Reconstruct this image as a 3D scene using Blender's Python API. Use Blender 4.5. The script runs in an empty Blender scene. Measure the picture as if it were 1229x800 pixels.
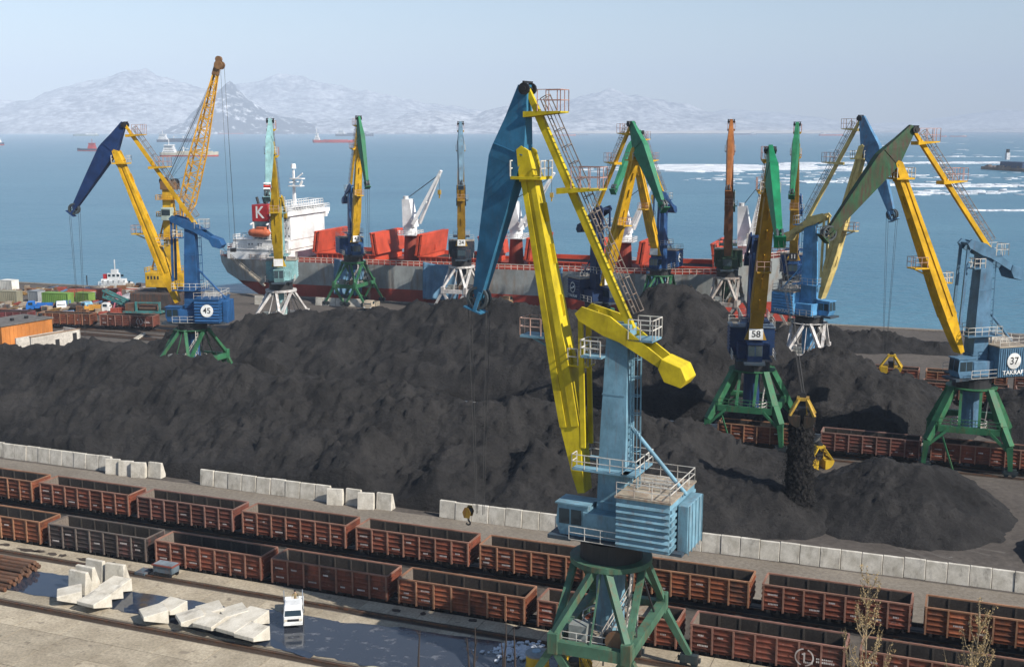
import bpy, math, random
import numpy as np
from mathutils import Vector, Matrix
random.seed(7)
rng = np.random.default_rng(7)
PI = math.pi
rad = math.radians
sc = bpy.context.scene
COL = sc.collection

# ------------------------------------------------------------------ camera
CAM_H, FOC, YH = 44.0, 1400.0, 155.0            # metres, focal length and horizon row of the 1229 x 800 photograph
PITCH = math.atan((400 - YH) / FOC)
cd = bpy.data.cameras.new('camera')
cd.sensor_fit = 'HORIZONTAL'
cd.sensor_width = 36.0
cd.lens = 36.0 * FOC / 1229.0
cd.clip_start = 0.5
cd.clip_end = 80000
cam = bpy.data.objects.new('camera', cd)
COL.objects.link(cam)
cam.location = (0, 0, CAM_H)
cam.rotation_euler = (PI / 2 - PITCH, 0, 0)
sc.camera = cam

# ------------------------------------------------------------------ light
SUN_EL, SUN_H = rad(38.0), Vector((0.80, -0.60, 0)).normalized()
SUN_TO = Vector((SUN_H.x * math.cos(SUN_EL), SUN_H.y * math.cos(SUN_EL), math.sin(SUN_EL)))
w = bpy.data.worlds.new('World')
sc.world = w
w.use_nodes = True
nt = w.node_tree
bg = nt.nodes['Background']
sky = nt.nodes.new('ShaderNodeTexSky')
sky.sky_type = 'NISHITA'
sky.sun_disc = False
sky.sun_elevation = SUN_EL
sky.sun_rotation = math.atan2(SUN_H.x, SUN_H.y)
sky.air_density = 1.0
sky.dust_density = 0.3
sky.ozone_density = 1.6
nt.links.new(sky.outputs[0], bg.inputs[0])
bg.inputs[1].default_value = 0.085
sd = bpy.data.lights.new('sun', 'SUN')
sd.energy = 5.0
sd.angle = rad(0.5)
sd.color = (1.0, 0.94, 0.85)
so = bpy.data.objects.new('sun', sd)
COL.objects.link(so)
so.rotation_euler = SUN_TO.to_track_quat('Z', 'Y').to_euler()
so.location = (200, -200, 300)
sc.view_settings.view_transform = 'Standard'
sc.view_settings.look = 'None'
sc.view_settings.exposure = 0.68
sc.view_settings.gamma = 1.0

# ------------------------------------------------------------------ coordinates
TA = rad(-21.6)                                  # direction of the tracks
QA = rad(-19.0)                                  # direction of the quay
CT, ST = math.cos(TA), math.sin(TA)
def ray(px, py):
    x = (px - 614.5) / FOC; y = (py - 400) / FOC
    return Vector((x, math.cos(PITCH) - y * math.sin(PITCH), -math.sin(PITCH) - y * math.cos(PITCH)))
def G(px, py, z=0.0):
    d = ray(px, py)
    return Vector((0, 0, CAM_H)) + d * ((z - CAM_H) / d.z)
def D(px, py, Y):
    d = ray(px, py)
    return Vector((0, 0, CAM_H)) + d * (Y / d.y)
def XY(u, v, z=0.0):
    return Vector((u * CT - v * ST, u * ST + v * CT, z))
def UV(P):
    return (P[0] * CT + P[1] * ST, -P[0] * ST + P[1] * CT)
QO = Vector((-3.0, 289.0, 0))
QE = Vector((math.cos(QA), math.sin(QA), 0)); QN = Vector((-math.sin(QA), math.cos(QA), 0))
def Q(s, t, z=0.0):
    return QO + QE * s + QN * t + Vector((0, 0, z))

# ------------------------------------------------------------------ materials
MATS = {}
def _base(name, rough, metal=0.0, spec=0.5):
    m = bpy.data.materials.new(name); m.use_nodes = True
    b = m.node_tree.nodes['Principled BSDF']
    b.inputs['Roughness'].default_value = rough
    b.inputs['Metallic'].default_value = metal
    b.inputs['Specular IOR Level'].default_value = spec
    return m, m.node_tree, b
def _noise(t, scale, detail=4, rough=0.55, vec=None):
    n = t.nodes.new('ShaderNodeTexNoise')
    n.inputs['Scale'].default_value = scale; n.inputs['Detail'].default_value = detail
    n.inputs['Roughness'].default_value = rough
    if vec: t.links.new(vec, n.inputs['Vector'])
    return n
def _ramp(t, src, stops):
    r = t.nodes.new('ShaderNodeValToRGB')
    e = r.color_ramp.elements
    while len(e) < len(stops): e.new(0.5)
    for k, (p, c) in enumerate(stops):
        e[k].position = p; e[k].color = (*c, 1) if len(c) == 3 else c
    t.links.new(src, r.inputs[0])
    return r
def _mix(t, fac, a, b, mode='MIX'):
    m = t.nodes.new('ShaderNodeMix'); m.data_type = 'RGBA'; m.blend_type = mode
    for sock, v in ((m.inputs[0], fac), (m.inputs[6], a), (m.inputs[7], b)):
        if hasattr(v, 'is_linked'): t.links.new(v, sock)
        elif isinstance(v, (int, float)): sock.default_value = v
        else: sock.default_value = (*v, 1)
    return m.outputs[2]
def _coord(t, kind='Object', scale=None):
    c = t.nodes.new('ShaderNodeTexCoord').outputs[kind]
    if scale:
        mp = t.nodes.new('ShaderNodeMapping'); mp.inputs['Scale'].default_value = scale
        t.links.new(c, mp.inputs['Vector']); c = mp.outputs[0]
    return c
def _rcoord(t, scale=None):
    oi = t.nodes.new('ShaderNodeObjectInfo'); cb = t.nodes.new('ShaderNodeCombineXYZ')
    for k in range(3): t.links.new(oi.outputs['Random'], cb.inputs[k])
    ma = t.nodes.new('ShaderNodeVectorMath'); ma.operation = 'MULTIPLY_ADD'; ma.inputs[1].default_value = (97, 53, 41)
    t.links.new(cb.outputs[0], ma.inputs[0]); t.links.new(_coord(t), ma.inputs[2]); c = ma.outputs[0]
    if scale:
        mp = t.nodes.new('ShaderNodeMapping'); mp.inputs['Scale'].default_value = scale
        t.links.new(c, mp.inputs['Vector']); c = mp.outputs[0]
    return c
def _bump(t, b, h, strength, dist):
    bp = t.nodes.new('ShaderNodeBump'); bp.inputs['Strength'].default_value = strength
    bp.inputs['Distance'].default_value = dist
    t.links.new(h, bp.inputs['Height']); t.links.new(bp.outputs[0], b.inputs['Normal'])

def paint(name, col, rust=0.25, rough=0.5, var=0.0, rustcol=(0.16, 0.06, 0.025), scale=1.0, chalk=0.0):
    """weathered painted steel: tone patches, vertical rust and dirt streaks, chips"""
    if name in MATS: return MATS[name]
    m, t, b = _base(name, rough, 0, .22)
    co = _rcoord(t)
    big = _noise(t, 0.5 * scale, 5, 0.6, co)
    c1 = _mix(t, _ramp(t, big.outputs[0], [(0.35, (0, 0, 0)), (0.7, (1, 1, 1))]).outputs[0], [x * 0.62 for x in col], [min(1, x * 1.15) for x in col])
    st = _noise(t, 2.2 * scale, 5, 0.65, _rcoord(t, (1, 1, 0.16)))
    sf = _ramp(t, st.outputs[0], [(0.60 - 0.22 * rust, (0, 0, 0)), (0.80 - 0.15 * rust, (1, 1, 1))])
    mul = t.nodes.new('ShaderNodeMath'); mul.operation = 'MULTIPLY'; mul.inputs[1].default_value = min(1, rust * 1.5)
    t.links.new(sf.outputs[0], mul.inputs[0])
    c2 = _mix(t, mul.outputs[0], c1, rustcol)
    gr = _noise(t, 3.4 * scale, 6, 0.7, _rcoord(t, (1, 1, 0.35)))
    gf = _ramp(t, gr.outputs[0], [(0.50, (0, 0, 0)), (0.72, (1, 1, 1))])
    gm = t.nodes.new('ShaderNodeMath'); gm.operation = 'MULTIPLY'; gm.inputs[1].default_value = .18 + .5 * rust
    t.links.new(gf.outputs[0], gm.inputs[0])
    c2 = _mix(t, gm.outputs[0], c2, [x * .28 + .006 for x in col])
    if chalk:
        oi0 = t.nodes.new('ShaderNodeObjectInfo'); cb = t.nodes.new('ShaderNodeCombineXYZ'); t.links.new(oi0.outputs['Random'], cb.inputs[0]); t.links.new(oi0.outputs['Random'], cb.inputs[2])
        sc_ = t.nodes.new('ShaderNodeVectorMath'); sc_.operation = 'MULTIPLY_ADD'; sc_.inputs[1].default_value = (97, 1, 41); t.links.new(cb.outputs[0], sc_.inputs[0]); t.links.new(co, sc_.inputs[2])
        mpc = t.nodes.new('ShaderNodeMapping'); mpc.inputs['Scale'].default_value = (.9, 1, 1.9); t.links.new(sc_.outputs[0], mpc.inputs['Vector'])
        cn = _noise(t, 1.25, 5, .72, mpc.outputs[0]); cf = _ramp(t, cn.outputs[0], [(.62, (0, 0, 0)), (.72, (chalk, chalk, chalk))])
        c2 = _mix(t, cf.outputs[0], c2, (.42, .33, .29))
        dn = _noise(t, .55, 4, .6, sc_.outputs[0]); df = _ramp(t, dn.outputs[0], [(.50, (0, 0, 0)), (.68, (.75, .75, .75))])
        c2 = _mix(t, df.outputs[0], c2, (.028, .022, .019))
    if var:
        oi = t.nodes.new('ShaderNodeObjectInfo')
        hs = t.nodes.new('ShaderNodeHueSaturation')
        r1 = t.nodes.new('ShaderNodeMapRange'); r1.inputs[3].default_value = 1 - var; r1.inputs[4].default_value = 1 + var
        t.links.new(oi.outputs['Random'], r1.inputs[0]); t.links.new(r1.outputs[0], hs.inputs['Value'])
        t.links.new(c2, hs.inputs['Color']); c2 = hs.outputs[0]
    t.links.new(c2, b.inputs['Base Color'])
    rr = t.nodes.new('ShaderNodeMapRange'); rr.inputs[3].default_value = rough - 0.12; rr.inputs[4].default_value = rough + 0.25
    t.links.new(big.outputs[0], rr.inputs[0]); t.links.new(rr.outputs[0], b.inputs['Roughness'])
    MATS[name] = m
    return m

def rocky(name, c0, c1, scale=1.0, rough=0.95, bump=0.5, dist=0.1, spec=0.2, coord='Object', speck=None):
    if name in MATS: return MATS[name]
    m, t, b = _base(name, rough, 0, spec)
    co = t.nodes.new('ShaderNodeNewGeometry').outputs['Position'] if coord == 'World' else _coord(t, coord)
    n1 = _noise(t, 0.12 * scale, 6, 0.6, co); n2 = _noise(t, 1.7 * scale, 6, 0.7, co)
    f = _ramp(t, n1.outputs[0], [(0.3, (0, 0, 0)), (0.7, (1, 1, 1))])
    c = _mix(t, f.outputs[0], c0, c1)
    g = _ramp(t, n2.outputs[0], [(0.25, (0.55, 0.55, 0.55)), (0.75, (1.35, 1.35, 1.35))])
    c = _mix(t, 1.0, c, g.outputs[0], 'MULTIPLY')
    if speck:
        n3 = _noise(t, speck[0], 2, 0.5, co)
        sp = _ramp(t, n3.outputs[0], [(speck[1], (0, 0, 0)), (speck[1] + 0.04, (1, 1, 1))])
        c = _mix(t, sp.outputs[0], c, speck[2])
    if coord == 'World':
        oi = t.nodes.new('ShaderNodeObjectInfo'); mr = t.nodes.new('ShaderNodeMapRange'); mr.inputs[3].default_value = .84; mr.inputs[4].default_value = 1.12
        t.links.new(oi.outputs['Random'], mr.inputs[0]); hv = t.nodes.new('ShaderNodeHueSaturation'); t.links.new(mr.outputs[0], hv.inputs['Value']); t.links.new(c, hv.inputs['Color']); c = hv.outputs[0]
    t.links.new(c, b.inputs['Base Color'])
    if bump: _bump(t, b, n2.outputs[0], bump, dist)
    MATS[name] = m
    return m

def soft(name, c0, c1):
    if name in MATS: return MATS[name]
    m, t, b = _base(name, .85, 0, .25)
    n = _noise(t, .9, 6, .6, _rcoord(t)); n2 = _noise(t, 9, 4, .6, _rcoord(t)); n3 = _noise(t, 1.1, 5, .7, _rcoord(t, (1, 1, .4)))
    c = _mix(t, _ramp(t, n.outputs[0], [(.35, (0, 0, 0)), (.65, (1, 1, 1))]).outputs[0], c0, c1)
    c = _mix(t, 1.0, c, _ramp(t, n2.outputs[0], [(.2, (.82, .82, .82)), (.7, (1.08, 1.08, 1.08))]).outputs[0], 'MULTIPLY')
    c = _mix(t, _ramp(t, n3.outputs[0], [(.54, (0, 0, 0)), (.70, (.6, .6, .6))]).outputs[0], c, (.13, .115, .10))
    t.links.new(c, b.inputs['Base Color']); _bump(t, b, n2.outputs[0], .2, .02)
    MATS[name] = m
    return m
def plain(name, col, rough=0.6, metal=0.0, spec=0.5):
    if name in MATS: return MATS[name]
    m, t, b = _base(name, rough, metal, spec)
    n = _noise(t, 3.0, 3, 0.5, _coord(t))
    c = _mix(t, n.outputs[0], [x * 0.8 for x in col], [min(1, x * 1.15) for x in col])
    t.links.new(c, b.inputs['Base Color'])
    MATS[name] = m
    return m

M_DARK = plain('black_steel', (0.012, 0.012, 0.014), 0.6)
M_ROPE = plain('steel_rope', (0.03, 0.03, 0.03), 0.6)
M_GLASS = plain('cab_glass', (0.02, 0.035, 0.045), 0.08)
M_RAIL = paint('handrail_paint', (0.62, 0.6, 0.55), 0.45)
M_WHITE = paint('white_paint', (0.78, 0.78, 0.76), 0.15)
M_BLACK = plain('black_lettering', (0.01, 0.01, 0.012), 0.6)
M_DECK = paint('walkway_deck', (0.36, 0.31, 0.24), 0.5)
M_GREENP = paint('portal_green', (0.03, 0.135, 0.062), 0.3)
M_GREENM = paint('portal_pale_green', (0.062, 0.142, 0.092), 0.4)
M_WHITEP = paint('portal_white', (0.58, 0.56, 0.54), 0.45)
M_COAL = rocky('coal', (0.0115, 0.0110, 0.0113), (0.0345, 0.0325, 0.0318), 1.6, 0.92, 1.0, 0.3, 0.2, speck=(2.1, 0.68, (0.007, 0.007, 0.007)))

# ------------------------------------------------------------------ mesh helpers
class MB:
    def __init__(s): s.v = []; s.f = []
    def add(s, vs, fs):
        k = len(s.v); s.v += [tuple(p) for p in vs]; s.f += [tuple(i + k for i in f) for f in fs]; return s
    def box(s, x0, x1, y0, y1, z0, z1):
        return s.add([(x0, y0, z0), (x1, y0, z0), (x1, y1, z0), (x0, y1, z0), (x0, y0, z1), (x1, y0, z1), (x1, y1, z1), (x0, y1, z1)],
                     [(0, 3, 2, 1), (4, 5, 6, 7), (0, 1, 5, 4), (1, 2, 6, 5), (2, 3, 7, 6), (3, 0, 4, 7)])
    def loft(s, secs):
        """secs: list of 4-point rings, capped"""
        n = len(secs[0]); vs = [p for r in secs for p in r]; fs = []
        for a in range(len(secs) - 1):
            for i in range(n):
                j = (i + 1) % n
                fs.append((a * n + i, a * n + j, (a + 1) * n + j, (a + 1) * n + i))
        fs.append(tuple(reversed(range(n)))); fs.append(tuple(range((len(secs) - 1) * n, len(secs) * n)))
        return s.add(vs, fs)
    def beam(s, a, b, w, h=None, w2=None, h2=None, up=(0, 0, 1)):
        a = Vector(a); b = Vector(b); h = w if h is None else h; w2 = w if w2 is None else w2; h2 = h if h2 is None else h2
        d = (b - a).normalized(); up = Vector(up)
        if abs(d.dot(up)) > 0.98: up = Vector((1, 0, 0))
        x = d.cross(up).normalized(); y = x.cross(d).normalized()
        r = lambda c, ww, hh: [c - x * ww / 2 - y * hh / 2, c + x * ww / 2 - y * hh / 2, c + x * ww / 2 + y * hh / 2, c - x * ww / 2 + y * hh / 2]
        return s.loft([r(a, w, h), r(b, w2, h2)])
    def tube(s, a, b, r, n=8, r2=None):
        a = Vector(a); b = Vector(b); d = (b - a).normalized(); r2 = r if r2 is None else r2
        up = Vector((0, 0, 1)) if abs(d.z) < 0.95 else Vector((1, 0, 0))
        x = d.cross(up).normalized(); y = x.cross(d).normalized()
        ring = lambda c, q: [c + (x * math.cos(2 * PI * k / n) + y * math.sin(2 * PI * k / n)) * q for k in range(n)]
        return s.loft([ring(a, r), ring(b, r2)])
    def prism(s, poly, y0, y1):
        """poly in the xz plane extruded along y"""
        return s.loft([[(x, y0, z) for x, z in poly], [(x, y1, z) for x, z in poly]])
    def ringtube(s, c, R, r, n=24, h=None):
        """horizontal flat ring: outer radius R, inner radius r, height h"""
        h = 0.3 if h is None else h; vs = []; fs = []
        for k in range(n):
            a = 2 * PI * k / n; ca, sa = math.cos(a), math.sin(a)
            vs += [(c[0] + R * ca, c[1] + R * sa, c[2]), (c[0] + R * ca, c[1] + R * sa, c[2] + h), (c[0] + r * ca, c[1] + r * sa, c[2] + h), (c[0] + r * ca, c[1] + r * sa, c[2])]
        for k in range(n):
            j = (k + 1) % n
            for i in range(4):
                fs.append((k * 4 + i, j * 4 + i, j * 4 + (i + 1) % 4, k * 4 + (i + 1) % 4))
        return s.add(vs, fs)
    def railing(s, pts, h=1.05, r=0.026, step=1.2, closed=False):
        P = [Vector(p) for p in pts]
        if closed: P.append(P[0])
        for a, b in zip(P[:-1], P[1:]):
            L = (b - a).length; n = max(1, round(L / step)); U = Vector((0, 0, 1))
            for k in range(n + 1):
                c = a.lerp(b, k / n); s.beam(c, c + U * h, 2 * r)
            for q in (h, h * 0.52):
                s.beam(a + U * q, b + U * q, 2 * r)
        return s
    def ladder(s, a, b, w=0.5, side=(0, 1, 0), step=0.45, r=0.03, hoops=False, out=(1, 0, 0)):
        a = Vector(a); b = Vector(b); sv = Vector(side).normalized() * w / 2; L = (b - a).length; n = int(L / step)
        s.beam(a - sv, b - sv, 2 * r); s.beam(a + sv, b + sv, 2 * r)
        for k in range(1, n):
            c = a.lerp(b, k / n); s.beam(c - sv, c + sv, 1.6 * r)
        if hoops:
            o = Vector(out).normalized() * 0.75; m = max(2, int(L / 1.3))
            hp = [a * 0 - sv, o * 0.75 - sv * 1.3, o + sv * 0, o * 0.75 + sv * 1.3, sv]
            for k in range(m + 1):
                c = a.lerp(b, k / m)
                for p, q in zip(hp[:-1], hp[1:]): s.beam(c + p, c + q, 0.055)
            for p in hp[1:-1]: s.beam(a + p, b + p, 0.045)
        return s
    def mesh(s, name, mat=None, smooth=False):
        me = bpy.data.meshes.new(name); me.from_pydata(s.v, [], s.f)
        if mat: me.materials.append(mat)
        if smooth:
            for p in me.polygons: p.use_smooth = True
        me.update()
        return me
    def obj(s, name, mat=None, parent=None, smooth=False, bevel=0.0):
        o = bpy.data.objects.new(name, s.mesh(name, mat, smooth)); COL.objects.link(o)
        if parent: o.parent = parent
        if bevel:
            md = o.modifiers.new('Bevel', 'BEVEL'); md.width = bevel; md.segments = 1; md.limit_method = 'ANGLE'
        return o

def tag(o, label=None, cat=None, group=None, kind=None):
    if label: o['label'] = label
    if cat: o['category'] = cat
    if group: o['group'] = group
    if kind: o['kind'] = kind
    return o
def thing(name, label, cat, loc=(0, 0, 0), rz=0.0, group=None):
    o = bpy.data.objects.new(name, None); COL.objects.link(o)
    o.empty_display_size = 0.5; o.location = loc; o.rotation_euler = (0, 0, rz)
    return tag(o, label, cat, group)
def copy_tree(root, loc, rz, label, group=None):
    r = root.copy(); COL.objects.link(r); r.location = loc; r.rotation_euler = (0, 0, rz); r['label'] = label
    if group: r['group'] = group
    for ch in list(root.children):
        c = ch.copy(); COL.objects.link(c); c.parent = r
        for g in list(ch.children):
            d = g.copy(); COL.objects.link(d); d.parent = c
    return r
def text(name, body, size, mat, parent, loc, rot, extr=0.01, wide=1.0):
    cu = bpy.data.curves.new(name, 'FONT'); cu.body = body; cu.size = size; cu.extrude = extr
    cu.align_x = 'CENTER'; cu.align_y = 'CENTER'; cu.offset = size * 0.012
    cu.materials.append(mat)
    tmp = bpy.data.objects.new('tmp', cu); COL.objects.link(tmp)
    me = bpy.data.meshes.new_from_object(tmp.evaluated_get(bpy.context.evaluated_depsgraph_get())); me.name = name
    bpy.data.objects.remove(tmp); bpy.data.curves.remove(cu)
    if not me.materials: me.materials.append(mat)
    o = bpy.data.objects.new(name, me); COL.objects.link(o); o.parent = parent
    o.location = loc; o.rotation_euler = rot; o.scale = (wide, 1, 1)
    return o

# value noise for height fields
_T = rng.random((256, 256))
def vnoise(x, y):
    xi = np.floor(x).astype(int); yi = np.floor(y).astype(int); fx = x - xi; fy = y - yi
    fx = fx * fx * (3 - 2 * fx); fy = fy * fy * (3 - 2 * fy)
    g = lambda a, b: _T[a & 255, b & 255]
    return (g(xi, yi) * (1 - fx) + g(xi + 1, yi) * fx) * (1 - fy) + (g(xi, yi + 1) * (1 - fx) + g(xi + 1, yi + 1) * fx) * fy
def fbm(x, y, oct=5, gain=0.5):
    s = 0; a = 1; n = 0
    for k in range(oct):
        s = s + a * vnoise(x * 2 ** k + 17.3 * k, y * 2 ** k + 5.7 * k); n += a; a *= gain
    return s / n
def ridged(x, y, oct=5):
    s = 0; a = 1; n = 0
    for k in range(oct):
        s = s + a * (1 - np.abs(2 * vnoise(x * 2 ** k + 31.1 * k, y * 2 ** k + 9.2 * k) - 1)); n += a; a *= 0.55
    return s / n
def cells(x, y):
    xi = np.floor(x).astype(int); yi = np.floor(y).astype(int); d = np.full(x.shape, 9.0)
    for i in (-1, 0, 1):
        for j in (-1, 0, 1):
            a, b = (xi + i) & 255, (yi + j) & 255
            d = np.minimum(d, np.hypot(xi + i + _T[a, b] - x, yi + j + _T[b, (a * 7 + 3) & 255] - y))
    return d
def grid_mesh(name, X, Y, Z, mat, smooth=True, keep=None):
    ny, nx = X.shape
    idx = np.arange(nx * ny).reshape(ny, nx)
    f = np.stack([idx[:-1, :-1], idx[:-1, 1:], idx[1:, 1:], idx[1:, :-1]], -1).reshape(-1, 4)
    if keep is not None:
        kq = (keep[:-1, :-1] | keep[:-1, 1:] | keep[1:, 1:] | keep[1:, :-1]).reshape(-1); f = f[kq]
    used = np.unique(f); remap = -np.ones(nx * ny, int); remap[used] = np.arange(len(used))
    V = np.stack([X.ravel(), Y.ravel(), Z.ravel()], -1)[used]
    me = bpy.data.meshes.new(name); me.from_pydata(V.tolist(), [], remap[f].tolist()); me.materials.append(mat)
    if smooth: me.polygons.foreach_set('use_smooth', [True] * len(me.polygons))
    me.update()
    o = bpy.data.objects.new(name, me); COL.objects.link(o)
    return o

# ------------------------------------------------------------------ THE SETTING
SEA_Z = -2.6
def make_sea():
    m, t, b = _base('sea_water', 0.22, 0, 0.5)
    co = _coord(t)
    n1 = _noise(t, 0.010, 4, 0.55, _coord(t, 'Object', (0.35, 1, 1)))
    c = _mix(t, _ramp(t, n1.outputs[0], [(0.3, (0, 0, 0)), (0.7, (1, 1, 1))]).outputs[0], (0.032, 0.122, 0.19), (0.060, 0.170, 0.235))
    t.links.new(c, b.inputs['Base Color'])
    n2 = _noise(t, 0.45, 4, 0.6, _coord(t, 'Object', (0.5, 1, 1)))
    n3 = _noise(t, 0.03, 3, 0.6, co)
    ad = t.nodes.new('ShaderNodeMath'); ad.operation = 'MULTIPLY_ADD'
    t.links.new(n3.outputs[0], ad.inputs[0]); ad.inputs[1].default_value = 1.2; t.links.new(n2.outputs[0], ad.inputs[2])
    _bump(t, b, ad.outputs[0], 1.0, 1.0)
    b.inputs['Roughness'].default_value = 0.3
    b.inputs['IOR'].default_value = 1.33
    mb = MB(); mb.add([(-24000, 200, SEA_Z), (24000, 200, SEA_Z), (24000, 23500, SEA_Z), (-24000, 23500, SEA_Z)], [(0, 1, 2, 3)])
    tag(mb.obj('sea', m), kind='structure')
make_sea()

# land: one sheet, ends at the quay edge
M_YARD = rocky('yard_ground', (0.058, 0.050, 0.044), (0.110, 0.096, 0.084), 0.8, 0.95, 0.4, 0.08, 0.2, speck=(1.1, 0.73, (0.16, 0.15, 0.14)))
M_ROAD = rocky('haul_road', (0.150, 0.128, 0.102), (0.205, 0.180, 0.148), 1.4, 0.9, 0.25, 0.03, 0.25)
M_CONC = rocky('apron_concrete', (0.27, 0.226, 0.162), (0.41, 0.352, 0.262), 2.4, 0.9, 0.25, 0.02, 0.25, coord='World', speck=(0.7, 0.66, (0.21, 0.175, 0.13)))
M_QUAYC = rocky('quay_concrete', (0.15, 0.13, 0.11), (0.23, 0.20, 0.165), 1.0, 0.95, 0.3, 0.04, 0.2)
a_, b_ = Q(-260, 0), Q(400, 0)
mb = MB()
pts_ = [(-900, -300, 0), (900, -300, 0)]
tr = lambda u, v, z: tuple(XY(u, v, z))
# one sheet, with the nearest railway track sunk a metre below the apron
mb.add([(-900, -300, 0), (900, -300, 0), tr(700, 92.2, 0), tr(-500, 92.2, 0), tr(-500, 92.25, -.95), tr(700, 92.25, -.95), tr(700, 98.3, -.95), tr(-500, 98.3, -.95), tr(-500, 99.6, 0), tr(700, 99.6, 0),
        (b_.x + 300, b_.y - 103, 0), (b_.x, b_.y, 0), (a_.x, a_.y, 0), (a_.x - 120, a_.y - 10, 0)],
       [(0, 1, 2, 3), (3, 2, 5, 4), (4, 5, 6, 7), (7, 6, 9, 8), (8, 9, 10, 11, 12, 13)])
tag(mb.obj('ground', M_YARD), kind='structure')
mb = MB()                                         # quay wall face and cap
mb.beam(Q(-260, -0.9, -1.6), Q(400, -0.9, -1.6), 1.8, 3.7)
tag(mb.obj('quay', M_QUAYC), kind='structure')
mb = MB()
mb.add([XY(-260, 105.2, .006), XY(160, 105.2, .006), XY(160, 116.6, .006), XY(-260, 116.6, .006)], [(0, 1, 2, 3)])
tag(mb.obj('road', M_ROAD), kind='structure')

# concrete apron: slabs laid one by one, with recessed joints, between and beside the crane rails
apron = MB()
apron.add([XY(-200, 40, .004), XY(40, 40, .004), XY(40, 92.15, .004), XY(-200, 92.15, .004)], [(0, 1, 2, 3)])
apron = tag(apron.obj('apron', rocky('joint_dirt', (0.13, 0.11, 0.09), (0.17, 0.15, 0.12), 1, 0.95, 0.2, 0.02)), kind='structure')
slab_me = MB().box(0, 1, 0, 1, -0.05, 0.0).mesh('slab', M_CONC)
def slabs(u0, u1, v0, v1, nu, nv):
    du = (u1 - u0) / nu; dv = (v1 - v0) / nv
    for j in range(nv):
        off = random.uniform(0, 0.45) * du
        for i in range(nu):
            o = bpy.data.objects.new('slab', slab_me); COL.objects.link(o); o.parent = apron
            o.location = XY(u0 + i * du + off, v0 + j * dv, 0.06 + random.uniform(-.012, .012))
            o.rotation_euler = (0, 0, TA); o.scale = (du - 0.06, dv - 0.05, 1)
slabs(-112, -4, 79.95, 88.75, 36, 3)
slabs(-112, -4, 90.1, 92.2, 36, 1)
slabs(-104, -14, 66.0, 78.5, 18, 4)

def rails(name, label, v, u0=-250, u1=160, bed=None, gauge=0.0, parent=None):
    t = thing(name, None, None); t['kind'] = 'structure'
    for s in ((-gauge / 2, gauge / 2) if gauge else (0,)):
        mb = MB(); mb.beam(XY(u0, v + s, .10), XY(u1, v + s, .10), 0.13, 0.17)
        mb.obj('rail', M_RAILS, t)
    if bed:
        mb = MB(); mb.add([XY(u0, v - bed, .012), XY(u1, v - bed, .012), XY(u1, v + bed, .012), XY(u0, v + bed, .012)], [(0, 1, 2, 3)])
        mb.obj('rail_bed', M_BED, t)
    return t
M_RAILS = paint('rail_steel', (0.10, 0.065, 0.045), 0.6, 0.5)
M_BED = rocky('rail_bed_dirt', (0.030, 0.022, 0.017), (0.060, 0.043, 0.032), 2.0, 0.95, 0.6, 0.05)
M_BALLAST = rocky('ballast', (0.022, 0.020, 0.019), (0.048, 0.044, 0.040), 3.0, 0.95, 0.8, 0.08)
for v in (79.2, 89.5): rails('crane_track', None, v, bed=0.55)
for v in (157.25, 167.75, 202.7, 213.2): rails('crane_track', None, v, bed=0.5)
for v in (94.05, 102.8, 159.9, 198.5, 208.0):
    tk_ = rails('railway_track', None, v, bed=None, gauge=1.52); zz_ = -.95 if v < 95 else 0
    tk_.location.z = zz_
    mb = MB(); mb.add([XY(-250, v - 1.6, .008 + zz_), XY(160, v - 1.6, .008 + zz_), XY(160, v + 1.6, .008 + zz_), XY(-250, v + 1.6, .008 + zz_)], [(0, 1, 2, 3)])
    tag(mb.obj('ballast_bed', M_BALLAST), kind='structure')

# puddles of melt water with thin ice
def puddle(pxs, ice, n=6):
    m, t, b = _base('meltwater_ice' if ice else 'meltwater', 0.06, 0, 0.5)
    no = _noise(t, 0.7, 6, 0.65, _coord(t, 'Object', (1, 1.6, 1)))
    dark = (0.030, 0.035, 0.046) if ice else (0.02, 0.028, 0.045)  # bluish base puts some of the reflected sky into the water colour
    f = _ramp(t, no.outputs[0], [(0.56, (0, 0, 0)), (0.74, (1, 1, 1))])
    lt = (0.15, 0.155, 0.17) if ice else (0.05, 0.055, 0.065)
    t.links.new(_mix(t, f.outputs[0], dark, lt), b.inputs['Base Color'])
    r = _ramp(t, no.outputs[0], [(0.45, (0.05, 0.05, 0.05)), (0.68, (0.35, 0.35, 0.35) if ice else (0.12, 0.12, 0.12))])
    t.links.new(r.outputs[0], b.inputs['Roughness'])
    P = [G(x, y, 0.085) for x, y in pxs]
    pts = []
    for k in range(len(P)):
        a, c = P[k], P[(k + 1) % len(P)]
        for i in range(n):
            q = a.lerp(c, i / n); j = 0.22 if 0 < i < n else 0.1
            pts.append((q.x + random.uniform(-j, j), q.y + random.uniform(-j, j), 0.085 + (.008 if ice else 0)))
    mb = MB(); mb.add(pts, [tuple(reversed(range(len(pts))))])
    tag(mb.obj('puddle', m), kind='structure')
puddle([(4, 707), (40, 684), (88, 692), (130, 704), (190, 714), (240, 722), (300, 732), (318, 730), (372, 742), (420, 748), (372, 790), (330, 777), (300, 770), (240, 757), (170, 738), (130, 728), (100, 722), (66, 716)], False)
puddle([(300, 736), (330, 733), (408, 746), (480, 752), (560, 764), (640, 776), (700, 792), (640, 815), (500, 800), (440, 799), (390, 788), (340, 774), (310, 758)], True)

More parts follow.
